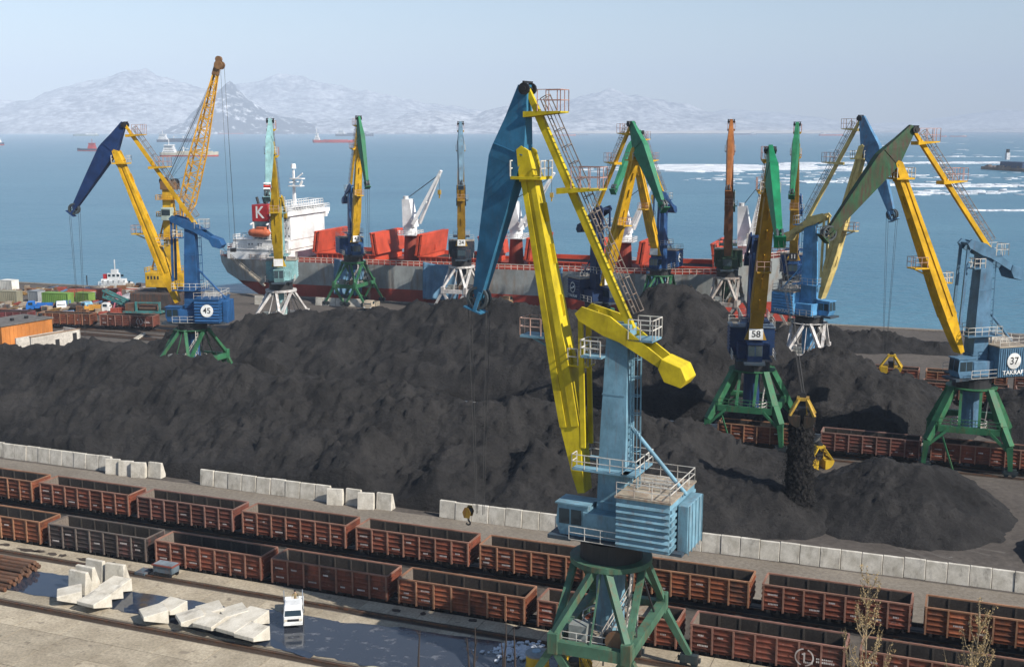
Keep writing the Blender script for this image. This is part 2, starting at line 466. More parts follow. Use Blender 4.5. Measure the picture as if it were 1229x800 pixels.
# ------------------------------------------------------------------ PORTAL CRANES
JF = (2.3, 15.9); TT = (-1.4, 29.1); LJ, LT, NA, NTIP, NB = 26.9, 19.95, 4.72, 16.9, rad(13)
def linkage(th):
    F, T = Vector(JF), Vector(TT)
    Hd = F + LJ * Vector((math.cos(th), math.sin(th)))
    d = Hd - T; L = d.length
    Lc = max(min(L, LT + NA - .01), LT - NA + .01); e = d / L
    x = (LT ** 2 - NA ** 2 + Lc * Lc) / (2 * Lc); h = math.sqrt(max(LT * LT - x * x, 0))
    R = T + e * x + Vector((-e.y, e.x)) * h
    n = Hd - R; an = math.atan2(n.y, n.x) + NB
    return Hd, R, R + NTIP * Vector((math.cos(an), math.sin(an)))
V3 = lambda p, y=0.0: Vector((p[0], y, p[1]))

def portal_a(root, m, zr):
    """corner nodes on twin splayed feet, A-struts up to the ring"""
    nx, ny, nz = 2.9, 5.25, 5.5
    for sx in (-1, 1):
        for sy in (-1, 1):
            mb = MB()
            mb.box(sx * nx - .42, sx * nx + .42, sy * ny - .42, sy * ny + .42, nz - .95, nz + .75)
            mb.obj('node', m, root, bevel=.05)
            for q in (-1, 1):
                mb = MB(); mb.beam((sx * nx + q * .25, sy * ny, nz - .8), (sx * nx + q * 2.4, sy * ny, 1.15), .55, .62, .42, .45)
                mb.obj('leg', m, root)
                bogie(root, sx * nx + q * 2.4, sy * ny)
            mb = MB(); mb.beam((sx * 0.55, sy * 2.75, zr), (sx * nx, sy * ny, nz + .5), .55, .5, .5, .5); mb.obj('strut', m, root)
            mb = MB(); mb.beam((sx * 2.75, sy * 0.55, zr), (sx * nx, sy * (ny - .3), nz + .5), .5, .45, .5, .45); mb.obj('strut', m, root)
    for sy in (-1, 1):
        mb = MB(); mb.box(-nx + .42, nx - .42, sy * ny - .33, sy * ny + .33, nz - .85, nz + .08); mb.obj('tie_beam', m, root)
        mb = MB(); mb.beam((0, sy * 2.7, zr), (0, sy * ny, nz), .12); mb.obj('hanger', m, root)
    for sx in (-1, 1):
        mb = MB(); mb.box(sx * nx - .36, sx * nx + .36, -ny + .42, ny - .42, nz - .75, nz + .1); mb.obj('tie_beam', m, root)
        mb = MB(); mb.box(sx * .62 - .30, sx * .62 + .30, -3.0 * .9, 3.0 * .9, zr - .35, zr); mb.obj('ring_beam', m, root)
def portal_b(root, m, zr):
    """four cranked legs with haunched tie beams"""
    for sx in (-1, 1):
        for sy in (-1, 1):
            mb = MB()
            p = [(sx * 2.2, sy * 2.1, zr), (sx * 4.0, sy * 4.4, 6.3), (sx * 5.0, sy * 5.25, 4.1), (sx * 5.25, sy * 5.25, 1.0)]
            mb.beam(p[0], p[1], .85, .8, .95, .85); mb.beam(p[1], p[2], .95, .85, .9, .8); mb.beam(p[2], p[3], .9, .8, .6, .55)
            mb.obj('leg', m, root)
            bogie(root, sx * 5.25, sy * 5.25)
            mb = MB(); mb.beam((sx * 2.6, sy * 5.0, 5.6), (sx * 4.9, sy * 5.2, 3.4), .5, .35); mb.obj('haunch', m, root)
        mb = MB(); mb.box(sx * 4.05 - .3, sx * 4.05 + .3, -4.3, 4.3, 5.3, 6.1); mb.obj('tie_beam', m, root)
        mb = MB(); mb.beam((sx * 1.2, -2.6, zr), (sx * 1.2, -4.8, 6.0), .35); mb.obj('hanger', m, root)
    for sy in (-1, 1):
        mb = MB(); mb.box(-3.75, 3.75, sy * 4.85 - .3, sy * 4.85 + .3, 5.3, 6.1); mb.obj('tie_beam', m, root)
    mb = MB(); mb.railing([(-3.7, -5.15, 6.1), (3.7, -5.15, 6.1)], 1.0, .04, 1.6); mb.obj('railing', m, root)
    mb = MB(); mb.beam((-3.4, -4.85, 5.4), (-1.6, -5.25, 0.35), .2); mb.obj('brace', m, root)
_bog = {}
def bogie(root, x, y):
    if 'me' not in _bog:
        mb = MB(); mb.box(-.75, .75, -.24, .24, .5, 1.2)
        for q in (-.45, .45): mb.tube((q, -.16, .52), (q, .16, .52), .33, 12)
        mb.box(-.95, -.75, -.15, .15, .6, .95); mb.box(.75, .95, -.15, .15, .6, .95)
        _bog['me'] = mb.mesh('bogie', paint('bogie_paint', (0.035, 0.05, 0.055), .3))
    o = bpy.data.objects.new('bogie', _bog['me']); COL.objects.link(o); o.parent = root; o.location = (x, y, .0)

def crane(label, u, v, az, th, c, portal='a', dz=0.0, angle=TA, ropes=None, sign=None, fine=True, pos=None, cab_y=1.1, side=1, clad='h', house=True):
    base = pos if pos is not None else XY(u, v)
    root = thing('portal_crane', label, 'crane', base, angle, 'portal cranes of the coal terminal')
    az = rad(az) + (TA - angle)
    hp, tp, jp, npnt, lp, pp = c['house'], c.get('tower', c['house']), c['jib'], c['nose'], c.get('lever', c['house']), c['portal']
    tiep = c.get('tie', jp)
    zr = 10.55
    (portal_a if portal == 'a' else portal_b)(root, pp, zr)
    def P(mb, name, m, par=None, **k):
        o = mb.obj(name, m, par or root, **k)
        if par is None: o.rotation_euler = (0, 0, az); o.location = (0, 0, dz)
        return o
    # fixed column under the ring
    mb = MB(); mb.tube((0, 0, 4.9), (0, 0, zr), 1.15, 16); col = mb.obj('column', hp, root)
    mb = MB(); mb.tube((0, 0, 4.75), (0, 0, 4.9), 2.3, 20); mb.obj('column_platform', M_DECK, root)
    if portal == 'a':
        for yy in (-3.7, 3.7): MB().box(-2.5, 2.5, yy - 1.1, yy + 1.1, 5.0, 5.08).obj('lower_deck', M_DECK, root)
        MB().box(-2.0, -.6, -4.4, -3.2, 5.08, 6.6).obj('switch_cabinet', paint('cabinet_grey', (.24, .26, .25), .4), root)
        MB().box(.7, 1.6, -4.2, -3.4, 5.08, 6.2).obj('winch_motor', M_DARK, root)
        MB().tube((1.9, -4.9, 6.0), (1.9, -4.6, 6.0), .85, 20).obj('cable_drum', paint('drum_rust', (.2, .12, .07), .5), root)
        mb = MB(); mb.ladder((.2, -3.0, 5.1), (1.9, -1.7, 8.6), .8, (1, -1, 0), .32, .05); mb.railing([(.4, -3.4, 5.1), (2.2, -2.0, 8.6)], 1.0, .03, .9); mb.obj('stair', M_RAIL, root)
        mb = MB(); mb.railing([(-2.5, -4.7, 5.08), (2.4, -4.7, 5.08)], 1.05, .026, 1.1); mb.obj('railing', M_RAIL, root)
        mb = MB(); mb.beam((2.9, -2.6, 5.6), (2.2, -.3, 10.4), .12); mb.beam((2.9, 2.6, 5.6), (2.2, .3, 10.4), .12); mb.tube((1.25, .9, .9), (1.25, .9, 10.5), .09, 6); mb.tube((-.9, 1.2, .9), (-.9, 1.2, 10.5), .07, 6); mb.obj('conduit', M_DARK, root)
    mb = MB()
    mb.railing([(2.25 * math.cos(k * PI / 6), 2.25 * math.sin(k * PI / 6), 4.9) for k in range(12)], 1.0, .035, 1.3, True); mb.obj('railing', M_RAIL, root)
    mb = MB(); mb.ladder((1.8, -1.7, 4.9), (2.3, -2.0, zr), .6, (0, 1, 0), .5, .05); mb.obj('ladder', M_RAIL, root)
    mb = MB(); mb.ringtube((0, 0, zr), 3.25, 2.5, 32, .42 + dz * .5); mb.obj('slewing_ring', pp, root)
    # slewing part
    mb = MB(); mb.tube((0, 0, 10.9), (0, 0, 12.45), 2.45, 24); P(mb, 'turntable', M_DARK)
    mb = MB(); mb.box(-6.5, 2.5, -2.5, 2.5, 12.62, 12.85); mb.box(-5.5, 1.5, -1.6, 1.6, 12.4, 12.62); mb.box(2.5, 4.4, cab_y - 1.5, cab_y + 1.4, 12.5, 12.8); P(mb, 'deck', paint('deck_shade_blue', (.04, .06, .08), .3))  # whole deck in a darker blue, shade below the house put into its paint
    # machine house
    mb = MB(); mb.box(-5.7, -1.5, -3.1, 3.1, 12.87, 16.75); mh = P(mb, 'machine_house', hp)
    mb = MB(); mb.box(-5.82, -1.38, -3.22, 3.22, 16.76, 16.92); mb.obj('roof', c.get('roof', M_DECK), mh)
    for s in (-1, 1):
        for k in range(7 if clad == 'h' else 12):
            mb = MB(); y0 = s * 3.1
            if clad == 'h':
                z = 13.05 + k * .5
                mb.add([(-5.68, y0, z), (-1.52, y0, z), (-1.52, y0 + s * .16, z + .12), (-5.68, y0 + s * .16, z + .12), (-5.68, y0, z + .36), (-1.52, y0, z + .36)],
                       [(0, 1, 2, 3), (3, 2, 5, 4), (0, 3, 4), (1, 5, 2)])
            else:
                x = -5.62 + k * .342
                mb.box(x, x + .17, min(y0, y0 + s * .09), max(y0, y0 + s * .09), 12.95, 16.6)
            mb.obj('cladding_rib', hp, mh)
    for k in range(7):
        mb = MB(); z = 13.05 + k * .5; mb.box(-5.84, -5.7, -3.0, 3.0, z, z + .24); mb.obj('cladding_rib', hp, mh)
    for k in range(2):
        mb = MB(); mb.box(-5.4 + k * 2, -4.4 + k * 2, -2.6, -1.9, 16.93, 17.02); mb.obj('roof_hatch', M_DECK, mh)
    mb = MB(); mb.railing([(-1.5, 3.1, 16.92), (-5.7, 3.1, 16.92), (-5.7, -3.1, 16.92), (-1.5, -3.1, 16.92)], 1.05, .025, 1.4); mb.obj('railing', M_RAIL, mh)
    for yy in (-.7, .1, .9):
        mb = MB(); mb.railing([(-5.2, yy, 16.92), (-2.4, yy, 16.92)], .7, .03, .9); mb.obj('railing', M_RAIL, mh)
    mb = MB(); mb.box(-6.75, -5.9, -1.8, 1.8, 12.7, 16.4); cwb = P(mb, 'ballast_box', hp, bevel=.06)
    for k in range(5):
        mb = MB(); mb.box(-6.82, -6.75, -1.7 + k * .85, -1.65 + k * .85, 12.6, 16.4); mb.obj('stiffener', hp, cwb)
    # door and service walkway along the house
    for s in (-1, 1):
        mb = MB(); mb.box(-1.5, 2.4, s * 3.0 - .02, s * 3.0 + .02, 12.86, 12.9); mb.railing([(-1.5, s * 2.95, 12.86), (2.4, s * 2.95, 12.86)], 1.05, .025, 1.3); P(mb, 'railing', M_RAIL)
    mb = MB(); mb.box(-1.5, 1.6, -2.2, 2.2, 12.87, 14.9); P(mb, 'winch_housing', hp, bevel=.05)
    # cab
    cy = cab_y
    mb = MB(); mb.loft([[(1.2, cy - 1, 12.86), (3.5, cy - 1, 12.86), (3.5, cy + 1, 12.86), (1.2, cy + 1, 12.86)],
                        [(1.2, cy - 1, 13.7), (3.85, cy - 1, 13.7), (3.85, cy + 1, 13.7), (1.2, cy + 1, 13.7)],
                        [(1.2, cy - 1, 15.3), (3.7, cy - 1, 15.3), (3.7, cy + 1, 15.3), (1.2, cy + 1, 15.3)]])
    cab = P(mb, 'cab', hp)
    mb = MB(); mb.box(1.1, 3.9, cy - 1.1, cy + 1.1, 15.31, 15.43); mb.obj('cab_roof', hp, cab)
    for yy in (-.5, .5):
        mb = MB(); mb.add([(3.875, cy + yy - .45, 13.72), (3.875, cy + yy + .45, 13.72), (3.735, cy + yy + .45, 15.15), (3.735, cy + yy - .45, 15.15)], [(0, 1, 2, 3)]); mb.obj('window_pane', M_GLASS, cab)
    for s in (-1, 1):
        for xx in (2.15, 3.15):
            mb = MB(); y0 = cy + s * 1.015; mb.box(xx - .43, xx + .43, min(y0, y0 + s * .02), max(y0, y0 + s * .02), 13.75, 14.95); mb.obj('window_pane', M_GLASS, cab)
    # tower
    mb = MB(); r = lambda x, a, b, z: [(x - a, -b, z), (x + a, -b, z), (x + a, b, z), (x - a, b, z)]
    mb.loft([r(-.2, 1.15, 1.05, 12.86), r(-.35, 1.05, .95, 21), r(-.5, .85, .8, 28.6)]); tw = P(mb, 'tower', tp)
    mb = MB(); mb.ladder((-1.62, .2, 15.5), (-1.52, .2, 28.3), .55, (0, 1, 0), .5, .035, fine, (-1, 0, 0)); mb.obj('ladder', tp, tw)
    for zz in (15.5, 24.0): MB().box(-1.48 + (zz - 15) * .03, 1.06 - (zz - 15) * .05, -1.08 + (zz - 15) * .018, 1.08 - (zz - 15) * .018, zz, zz + .12).obj('stiffener', tp, tw)
    mb = MB(); mb.box(-1.9, 2.6, -2.0, -1.0, 18.1, 18.25); mb.box(-1.9, 2.6, 1.0, 2.0, 18.1, 18.25); mb.box(-2.6, -1.42, -2.0, 2.0, 18.1, 18.25)
    pl = P(mb, 'platform', tp)
    mb = MB(); mb.railing([(2.6, 1.0, 18.25), (2.6, 2, 18.25), (-2.6, 2, 18.25), (-2.6, -2, 18.25), (2.6, -2, 18.25), (2.6, -1.0, 18.25)], 1.1, .028, 1.1); mb.obj('railing', M_RAIL, pl)
    mb = MB(); mb.box(.4, 2.1, .1, 1.7, 26.9, 27.05); pl = P(mb, 'platform', tp)
    mb = MB(); mb.railing([(.5, .1, 27.05), (2.1, .1, 27.05), (2.1, 1.7, 27.05), (.5, 1.7, 27.05)], 1.2, .04, .8); mb.obj('railing', M_RAIL, pl)
    mb = MB(); mb.box(-3.4, -1.5, -1.1, 1.1, 28.35, 28.5); pl = P(mb, 'platform', tp)
    mb = MB(); mb.railing([(-1.5, 1.1, 28.5), (-3.4, 1.1, 28.5), (-3.4, -1.1, 28.5), (-1.5, -1.1, 28.5)], 1.5, .032, .8); mb.obj('railing', M_RAIL, pl)
    mb = MB(); mb.box(-1.5, .6, -.75, .75, 28.6, 29.5); P(mb, 'tower_head', tp)
    mb = MB(); mb.tube((-1.2, 0, 21.8), (-6.0, 0, 16.7), .16, 10); P(mb, 'back_stay', tp)
    # counterweight lever and link rod
    A_, B_, C_ = (2.5, 30.05), (-.5, 28.95), (-4.9, 26.25)
    mb = MB()
    for s in (-1, 1):
        mb.prism([(A_[0] + .35, A_[1] + .1), (A_[0] - .2, A_[1] + .65), (B_[0] + .5, B_[1] + 1.15), (C_[0], C_[1] + .45), (C_[0], C_[1] - .25), (B_[0] - .3, B_[1] - .75), (B_[0] + 1.0, B_[1] - .35), (A_[0], A_[1] - .45)], s * .98 - .12, s * .98 + .12)
    mb.box(1.6, 2.4, -.85, .85, 29.9, 30.25)
    lv = P(mb, 'counterweight_lever', lp)
    mb = MB(); q = 1.22
    mb.prism([(C_[0] + .75, C_[1] + 1.0), (C_[0] - .8, C_[1] + .45), (C_[0] - 1.25, C_[1] - .5), (C_[0] - .8, C_[1] - 1.1), (C_[0] + .5, C_[1] - .75), (C_[0] + 1.0, C_[1] + .2)], -q, q); mb.obj('counterweight', lp, lv, bevel=.05)
    th_ = rad(th); Hd, R, tip = linkage(th_); F = Vector(JF); dj = (Hd - F).normalized(); nj = Vector((-dj.y, dj.x))
    lk = F + dj * 3.6 - Vector((nj.x, nj.y)) * -.85
    for s in (-1, 1):
        mb = MB(); mb.beam((A_[0], s * .78, A_[1]), (lk.x, s * .78, lk.y), .22, .38); P(mb, 'link_rod', lp)
    # jib
    def ring2(p, n, wy, up, dn):
        return [V3(p - n * dn, -wy / 2), V3(p - n * dn, wy / 2), V3(p + n * up, wy / 2), V3(p + n * up, -wy / 2)]
    prof = [(0, 1.5, .3, .3), (.05, 1.7, .4, .45), (.2, 1.75, .85, .75), (.32, 1.65, .85, .8), (.8, 1.25, .6, .6), (.92, 1.1, .55, .6), (.965, 1.0, .5, .55), (1.0, .8, .35, .35)]
    mb = MB(); mb.loft([ring2(F + dj * LJ * t, nj, wy, a, b) for t, wy, a, b in prof]); jib = P(mb, 'jib', jp)
    mb = MB()
    for s in (-1, 1):                              # flanges that leave a long recessed web on both flanks
        for e in (-1, 1):
            sec = []
            for t, wy, a, b in prof[2:6]:
                p = F + dj * LJ * t; n0 = nj * (a if e > 0 else -b); n1 = nj * ((a if e > 0 else -b) * .28)
                y0, y1 = s * (wy / 2 - .02), s * (wy / 2 + .13)
                sec.append([V3(p + n0, y0), V3(p + n0, y1), V3(p + n1, y1), V3(p + n1, y0)])
            mb.loft(sec)
    mb.obj('flange', jp, jib)
    for t in (.26, .4, .55, .7, .82):
        mb = MB(); p = F + dj * LJ * t; mb.beam(V3(p - nj * .9, 0), V3(p + nj * .95, 0), 1.98 - t * .62, .1, up=(0, 1, 0)); mb.obj('stiffener', jp, jib)
    if c.get('plate'):
        p = F + dj * 1.1
        o = MB().box(p.x + 1.05, p.x + 1.12, -.95, .95, p.y - .75, p.y + .75).obj('number_plate', M_WHITE if c['plate'][1] else M_DARK, jib)
        if c['plate'][0]: text('number', c['plate'][0], 1.25, M_BLACK if c['plate'][1] else M_WHITE, jib, (p.x + 1.135, 0, p.y), (PI / 2, 0, PI / 2), .005)
        mb = MB()
        for s in (-1, 1): mb.add([(p.x + .5, s * .6, p.y + 1.5), (p.x + .5, s * 1.5, p.y - .9), (p.x + .5, s * .6, p.y - .9), (p.x + .1, s * .6, p.y + 1.5), (p.x + .1, s * 1.5, p.y - .9), (p.x + .1, s * .6, p.y - .9)], [(0, 1, 2), (5, 4, 3), (0, 3, 4, 1), (1, 4, 5, 2), (2, 5, 3, 0)])
        mb.obj('foot_bracket', jp, jib)
    # mid-jib platform, on the boom side
    p = F + dj * LJ * .46
    mb = MB(); mb.box(p.x + .85, p.x + 2.9, -.9, .9, p.y - .1, p.y + .08); mb.beam((p.x + .7, 0, p.y - .9), (p.x + 2.5, 0, p.y - .1), .15); pl = P(mb, 'platform', c.get('plat', jp))
    mb = MB(); mb.railing([(p.x + 1.1, .9, p.y + .08), (p.x + 2.9, .9, p.y + .08), (p.x + 2.9, -.9, p.y + .08), (p.x + 1.1, -.9, p.y + .08)], 1.35, .028, .9); mb.obj('railing', paint('pink_handrail', (0.55, 0.36, 0.29), .4), pl)
    p = F + dj * LJ * .44
    mb = MB(); mb.box(p.x - 2.7, p.x - .95, -.7, .7, p.y - 1.6, p.y - 1.48); pl = P(mb, 'platform', jp)
    mb = MB(); mb.railing([(p.x - 1.0, .7, p.y - 1.48), (p.x - 2.7, .7, p.y - 1.48), (p.x - 2.7, -.7, p.y - 1.48)], 1.3, .04, .9); mb.obj('railing', M_RAIL, pl)
    # jib head with its little platform and sheave cheeks
    p = F + dj * LJ * .925
    mb = MB(); mb.box(p.x - 1.3, p.x + 1.25, -1.1, 1.1, p.y - .12, p.y + .1); pl = P(mb, 'platform', jp)
    mb = MB(); mb.railing([(p.x - 1.3, 1.1, p.y + .1), (p.x - 1.3, -1.1, p.y + .1)], 1.2, .04, .8); mb.railing([(p.x + 1.25, 1.1, p.y + .1), (p.x + 1.25, -1.1, p.y + .1)], 1.2, .04, .8); mb.obj('railing', M_RAIL, pl)
    mb = MB()
    for s in (-1, 1): mb.prism([tuple(Hd - dj * 2.2 + nj * .65), tuple(Hd - dj * 2.2 - nj * .65), tuple(Hd - nj * .45 + dj * .25), tuple(Hd + dj * .45), tuple(Hd + nj * .5)], s * .72 - .12, s * .72 + .12)
    P(mb, 'head_cheek', jp)
    # nose (fly jib): deep bulged box, bent at the head pivot
    d1 = (Hd - R).normalized(); d2 = (tip - Hd).normalized()
    o1 = Vector((-d1.y, d1.x)); o2 = Vector((-d2.y, d2.x)); om = (o1 + o2).normalized()
    secs = []
    for p, o, dep, wy in ((R - d1 * .3, o1, .7, .8), (R.lerp(Hd, .45), o1, 1.7, 1.15), (Hd, om, 2.75, 1.6), (Hd.lerp(tip, .1), o2, 2.75, 1.7), (Hd.lerp(tip, .55), o2, 1.75, 1.4), (Hd.lerp(tip, .93), o2, .85, 1.05), (tip, o2, .55, .95)):
        secs.append([V3(p - o * .15, -wy / 2), V3(p - o * .15, wy / 2), V3(p + o * dep, wy / 2 * .62), V3(p + o * dep, -wy / 2 * .62)])
    mb = MB(); mb.loft(secs); nose = P(mb, 'nose_boom', npnt)
    mb = MB()
    for k in (.02, .22, .42, .62, .8):
        p = Hd.lerp(tip, k); dep = 2.7 - k * 2.1; mb.beam(V3(p - o2 * .12, 0), V3(p + o2 * dep, 0), 1.75 - .75 * k, .07, 1.15 - .6 * k, .07, up=V3(d2))
    mb.obj('stiffener', npnt, nose)
    if c.get('stripes'):
        for k in range(3):
            p = Hd.lerp(tip, .84 + k * .05); mb = MB(); mb.beam(V3(p - o2 * .25), V3(p + o2 * 1.25), 1.35 - k * .06, .32, up=V3(d2)); mb.obj('warning_stripe', c['stripes'][k % 2], nose)
    sh = MB(); tp2 = tip + o2 * .2
    for s in (-.28, .28):
        n = 20
        for k in range(n):
            a0, a1 = 2 * PI * k / n, 2 * PI * (k + 1) / n
            q = lambda r, a, y: Vector((tp2.x + r * math.cos(a), y, tp2.y + r * math.sin(a)))
            y0, y1 = s - .12, s + .12
            sh.add([q(.95, a0, y0), q(.95, a1, y0), q(.95, a1, y1), q(.95, a0, y1), q(.74, a0, y0), q(.74, a1, y0), q(.74, a1, y1), q(.74, a0, y1)],
                   [(0, 1, 2, 3), (7, 6, 5, 4), (1, 0, 4, 5), (3, 2, 6, 7)])
        for k in range(4):
            a = k * PI / 4; sh.beam(q(.8, a, s), q(.8, a + PI, s), .09)
    sh.obj('sheave', plain('sheave_steel', (0.05, 0.06, 0.065), .5), nose)
    mb = MB(); mb.beam(V3(tip + d2 * 1.0 - o2 * .6), V3(tip + d2 * 1.0 + o2 * 1.0), 1.3, .12, up=V3(d2))
    for s in (-.6, .6): mb.beam(V3(tip - d2 * .6, s), V3(tip + d2 * 1.05, s), .12, .3)
    mb.obj('sheave_guard', npnt, nose)
    mb = MB()
    for s in (-.62, .62): mb.tube(V3(R, s - .1), V3(R, s + .1), .46, 16)
    mb.tube(V3(R, -.8), V3(R, .8), .2, 8); mb.beam(V3(R + (R - Hd).normalized() * .5, -.8), V3(R + (R - Hd).normalized() * .5, .8), .15)
    mb.obj('top_sheave', M_DARK, nose)
    # tie from the tower to the nose, with caged ladder and two platforms
    T = Vector(TT); dt = (R - T).normalized(); no = Vector((-dt.y, dt.x))
    mb = MB(); mb.beam(V3(T), V3(R - dt * 2.2), .5, .56); mb.beam(V3(R - dt * 2.2), V3(R), .44, .5, .3, .36); tie = P(mb, 'tie_boom', tiep)
    mb = MB(); mb.ladder(V3(T + dt * 1 + no * .75), V3(R - dt * 1.2 + no * .75), .62, (0, 1, 0), .55, .035, fine, V3(no)); mb.obj('ladder', paint('old_ladder', (.26, .22, .19), .5), tie)
    for k, (a, L1) in enumerate(((.9, 2.2), (.58, 2.6))):
        p = T.lerp(R, a)
        mb = MB(); mb.loft([[(p.x - L1, -.8, p.y - .02), (p.x - L1, .8, p.y - .02), (p.x - L1, .8, p.y + .1), (p.x - L1, -.8, p.y + .1)],
                            [(p.x + .9, -.8, p.y - .35), (p.x + .9, .8, p.y - .35), (p.x + .9, .8, p.y + .1), (p.x + .9, -.8, p.y + .1)]])
        pl = P(mb, 'platform', tiep)
        mb = MB(); mb.railing([(p.x - .3, .8, p.y + .1), (p.x - L1, .8, p.y + .1), (p.x - L1, -.8, p.y + .1), (p.x - .3, -.8, p.y + .1)], 1.6, .028, .9); mb.obj('railing', paint('red_handrail', (0.5, 0.3, 0.26), .4), pl)
    # hoist ropes from the tip (world targets)
    rot = Matrix.Rotation(az, 4, 'Z')
    tl = rot @ V3(tip + o2 * .2 + d2 * .0); tl.z += dz
    tw_ = Matrix.Translation(base) @ Matrix.Rotation(angle, 4, 'Z') @ tl
    if ropes is not None:
        end = Vector(ropes) if not isinstance(ropes, (int, float)) else Vector((tw_.x, tw_.y, ropes))
        inv = (Matrix.Translation(base) @ Matrix.Rotation(angle, 4, 'Z')).inverted()
        for k, s in enumerate((-.35, .35, -.3, .3)):
            y = rot @ Vector((.85 if k > 1 else -.85, s, 0))
            mb = MB(); mb.tube(tl + y, (inv @ end) + y * .35, .026, 5); mb.obj('hoist_rope', M_ROPE, root)
    # signs
    if sign:
        kind, body, name_, bg_, fg, ysg = sign
        y = ysg * 3.3; rr = (PI / 2, 0, 0 if ysg < 0 else PI)
        if body:
            o = MB().tube((-3.7, y - ysg * .14, 14.95), (-3.7, y, 14.95), 1.05, 28).obj('number_disc', bg_, mh)
            text('number', body, 1.35, fg, mh, (-3.7, y + ysg * .012, 14.95), rr, .006)
        if kind == 'ring':
            o = MB(); n = 28
            for k in range(n):
                a0, a1 = 2 * PI * k / n, 2 * PI * (k + 1) / n
                g = lambda r, a: (-3.7 + r * math.cos(a), y, 15.05 + r * 1.12 * math.sin(a))
                o.add([g(.95, a0), g(.95, a1), g(.72, a1), g(.72, a0)], [(0, 1, 2, 3), (3, 2, 1, 0)])
            o.box(-4.2, -3.75, y - .01, y + .01, 14.75, 15.05); o.box(-3.65, -3.2, y - .01, y + .01, 15.0, 15.35)
            o.obj('emblem', M_WHITE, mh)
        if name_:
            text('maker_name', name_, .78, M_WHITE, mh, (-3.6, y + ysg * .02, 13.45), rr, .01, 1.12)
    return root, tw_

C = {}
def cp(name, col, rust=.2): return paint(name, col, rust)
YEL = cp('lemon_yellow', (0.56, 0.43, 0.014), .22); ORA = cp('warm_yellow', (0.63, 0.36, 0.012), .14); GOLD = cp('golden_ochre', (0.40, 0.23, 0.02), .3)
CREAM = cp('cream', (0.60, 0.47, 0.18), .25); NGREEN = cp('nose_green', (0.02, 0.17, 0.075), .18); RGREEN = paint('rusted_green', (0.022, 0.085, 0.038), .9, .55, rustcol=(0.06, 0.028, 0.02))
crane('tall portal crane with pale blue house and lemon yellow jib astride the railway wagons', -25, 84.4, 176, 79,
      dict(house=cp('sky_blue', (0.165, 0.305, 0.385), .35), tower=cp('tower_blue', (0.155, 0.295, 0.38), .3), jib=YEL, lever=YEL, nose=cp('fin_blue', (0.035, 0.155, 0.27), .2), portal=M_GREENM, plat=cp('tower_blue', (0.14, 0.33, 0.47))),
      'a', ropes=12.6)
crane('bright blue portal crane numbered 45 with a dark blue nose boom, standing in coal', -123, 162.5, -162, 70,
      dict(house=cp('royal_blue', (0.02, 0.088, 0.225), .15), jib=ORA, nose=cp('navy_blue', (0.012, 0.035, 0.115), .15), portal=M_GREENP, lever=cp('royal_blue', (0, 0, 0)), roof=cp('royal_blue', (0, 0, 0))),
      'a', dz=-.9, ropes=2.5, sign=('disc', '45', None, M_WHITE, M_BLACK, 1))
crane('grey blue portal crane numbered 37 with a rusty green nose boom', 1, 162.5, -142, 65.5,
      dict(house=cp('slate_blue', (0.085, 0.175, 0.27), .2), jib=ORA, nose=RGREEN, portal=M_GREENP, lever=cp('slate_blue', (0, 0, 0)), roof=M_DECK),
      'b', dz=-.6, sign=('disc', '37', 'TAKRAF', M_WHITE, M_BLACK, 1), clad='v')
GRAB58 = D(964, 474, 127.0)
crane('navy portal crane with plate 58 and bright green nose, tipping coal from its grab', -28, 163.2, -75, 57,
      dict(house=cp('deep_navy', (0.012, 0.035, 0.10), .2), jib=GOLD, nose=cp('bright_green', (0.012, 0.20, 0.085), .12), portal=M_GREENP, plate=('58', True), roof=cp('dusty_blue', (0.10, 0.14, 0.19))),
      'b', dz=-.6, ropes=GRAB58 + Vector((0, 0, .3)), cab_y=0)
crane('pale teal portal crane on white legs beside the stern of the ship', -134.5, 208, -63, 70,
      dict(house=cp('pale_teal', (0.25, 0.44, 0.45), .3), jib=cp('mustard', (0.50, 0.32, 0.012), .15), lever=cp('mustard', (0, 0, 0)), nose=cp('pale_teal', (0, 0, 0)), portal=M_WHITEP, plate=('', True),
           stripes=(M_WHITE, cp('stripe_red', (0.5, 0.04, 0.03)))), 'a', cab_y=0)
crane('navy portal crane with a ring emblem, nearer of the crossed pair with yellow jibs', -65, 208, -40, 69,
      dict(house=cp('ink_blue', (0.014, 0.035, 0.095), .15), jib=ORA, nose=cp('leaf_green', (0.03, 0.19, 0.10), .15), portal=M_GREENP, plate=('', True)),
      'a', dz=-.5, sign=('ring', None, 'TAKRAF', None, None, -1))
crane('light blue portal crane with cream jib and white legs', -26, 208, -24, 76,
      dict(house=cp('clear_blue', (0.10, 0.30, 0.54), .2), jib=CREAM, lever=CREAM, nose=cp('steel_blue', (0.09, 0.22, 0.38), .4), portal=M_WHITEP),
      'a', dz=-.9, ropes=7.2, sign=('name', None, 'TAKRAF', None, None, -1))
def quay_pos(px, py, z=11.0, t=-6.0):
    d = ray(px, py); C_ = QO + QN * t; k = QN.xy.dot(C_.xy) / QN.xy.dot(d.xy)
    p = d * k; return Vector((p.x, p.y, 0))
crane('green legged portal crane at the quay with blue house and plate 43', 0, 0, -46, 76, dict(house=cp('royal_blue', (0, 0, 0)), jib=ORA, nose=NGREEN, portal=M_GREENP, plate=('43', True), lever=cp('royal_blue', (0, 0, 0))),
      'a', pos=quay_pos(424, 304), angle=QA, ropes=3.0, cab_y=0)
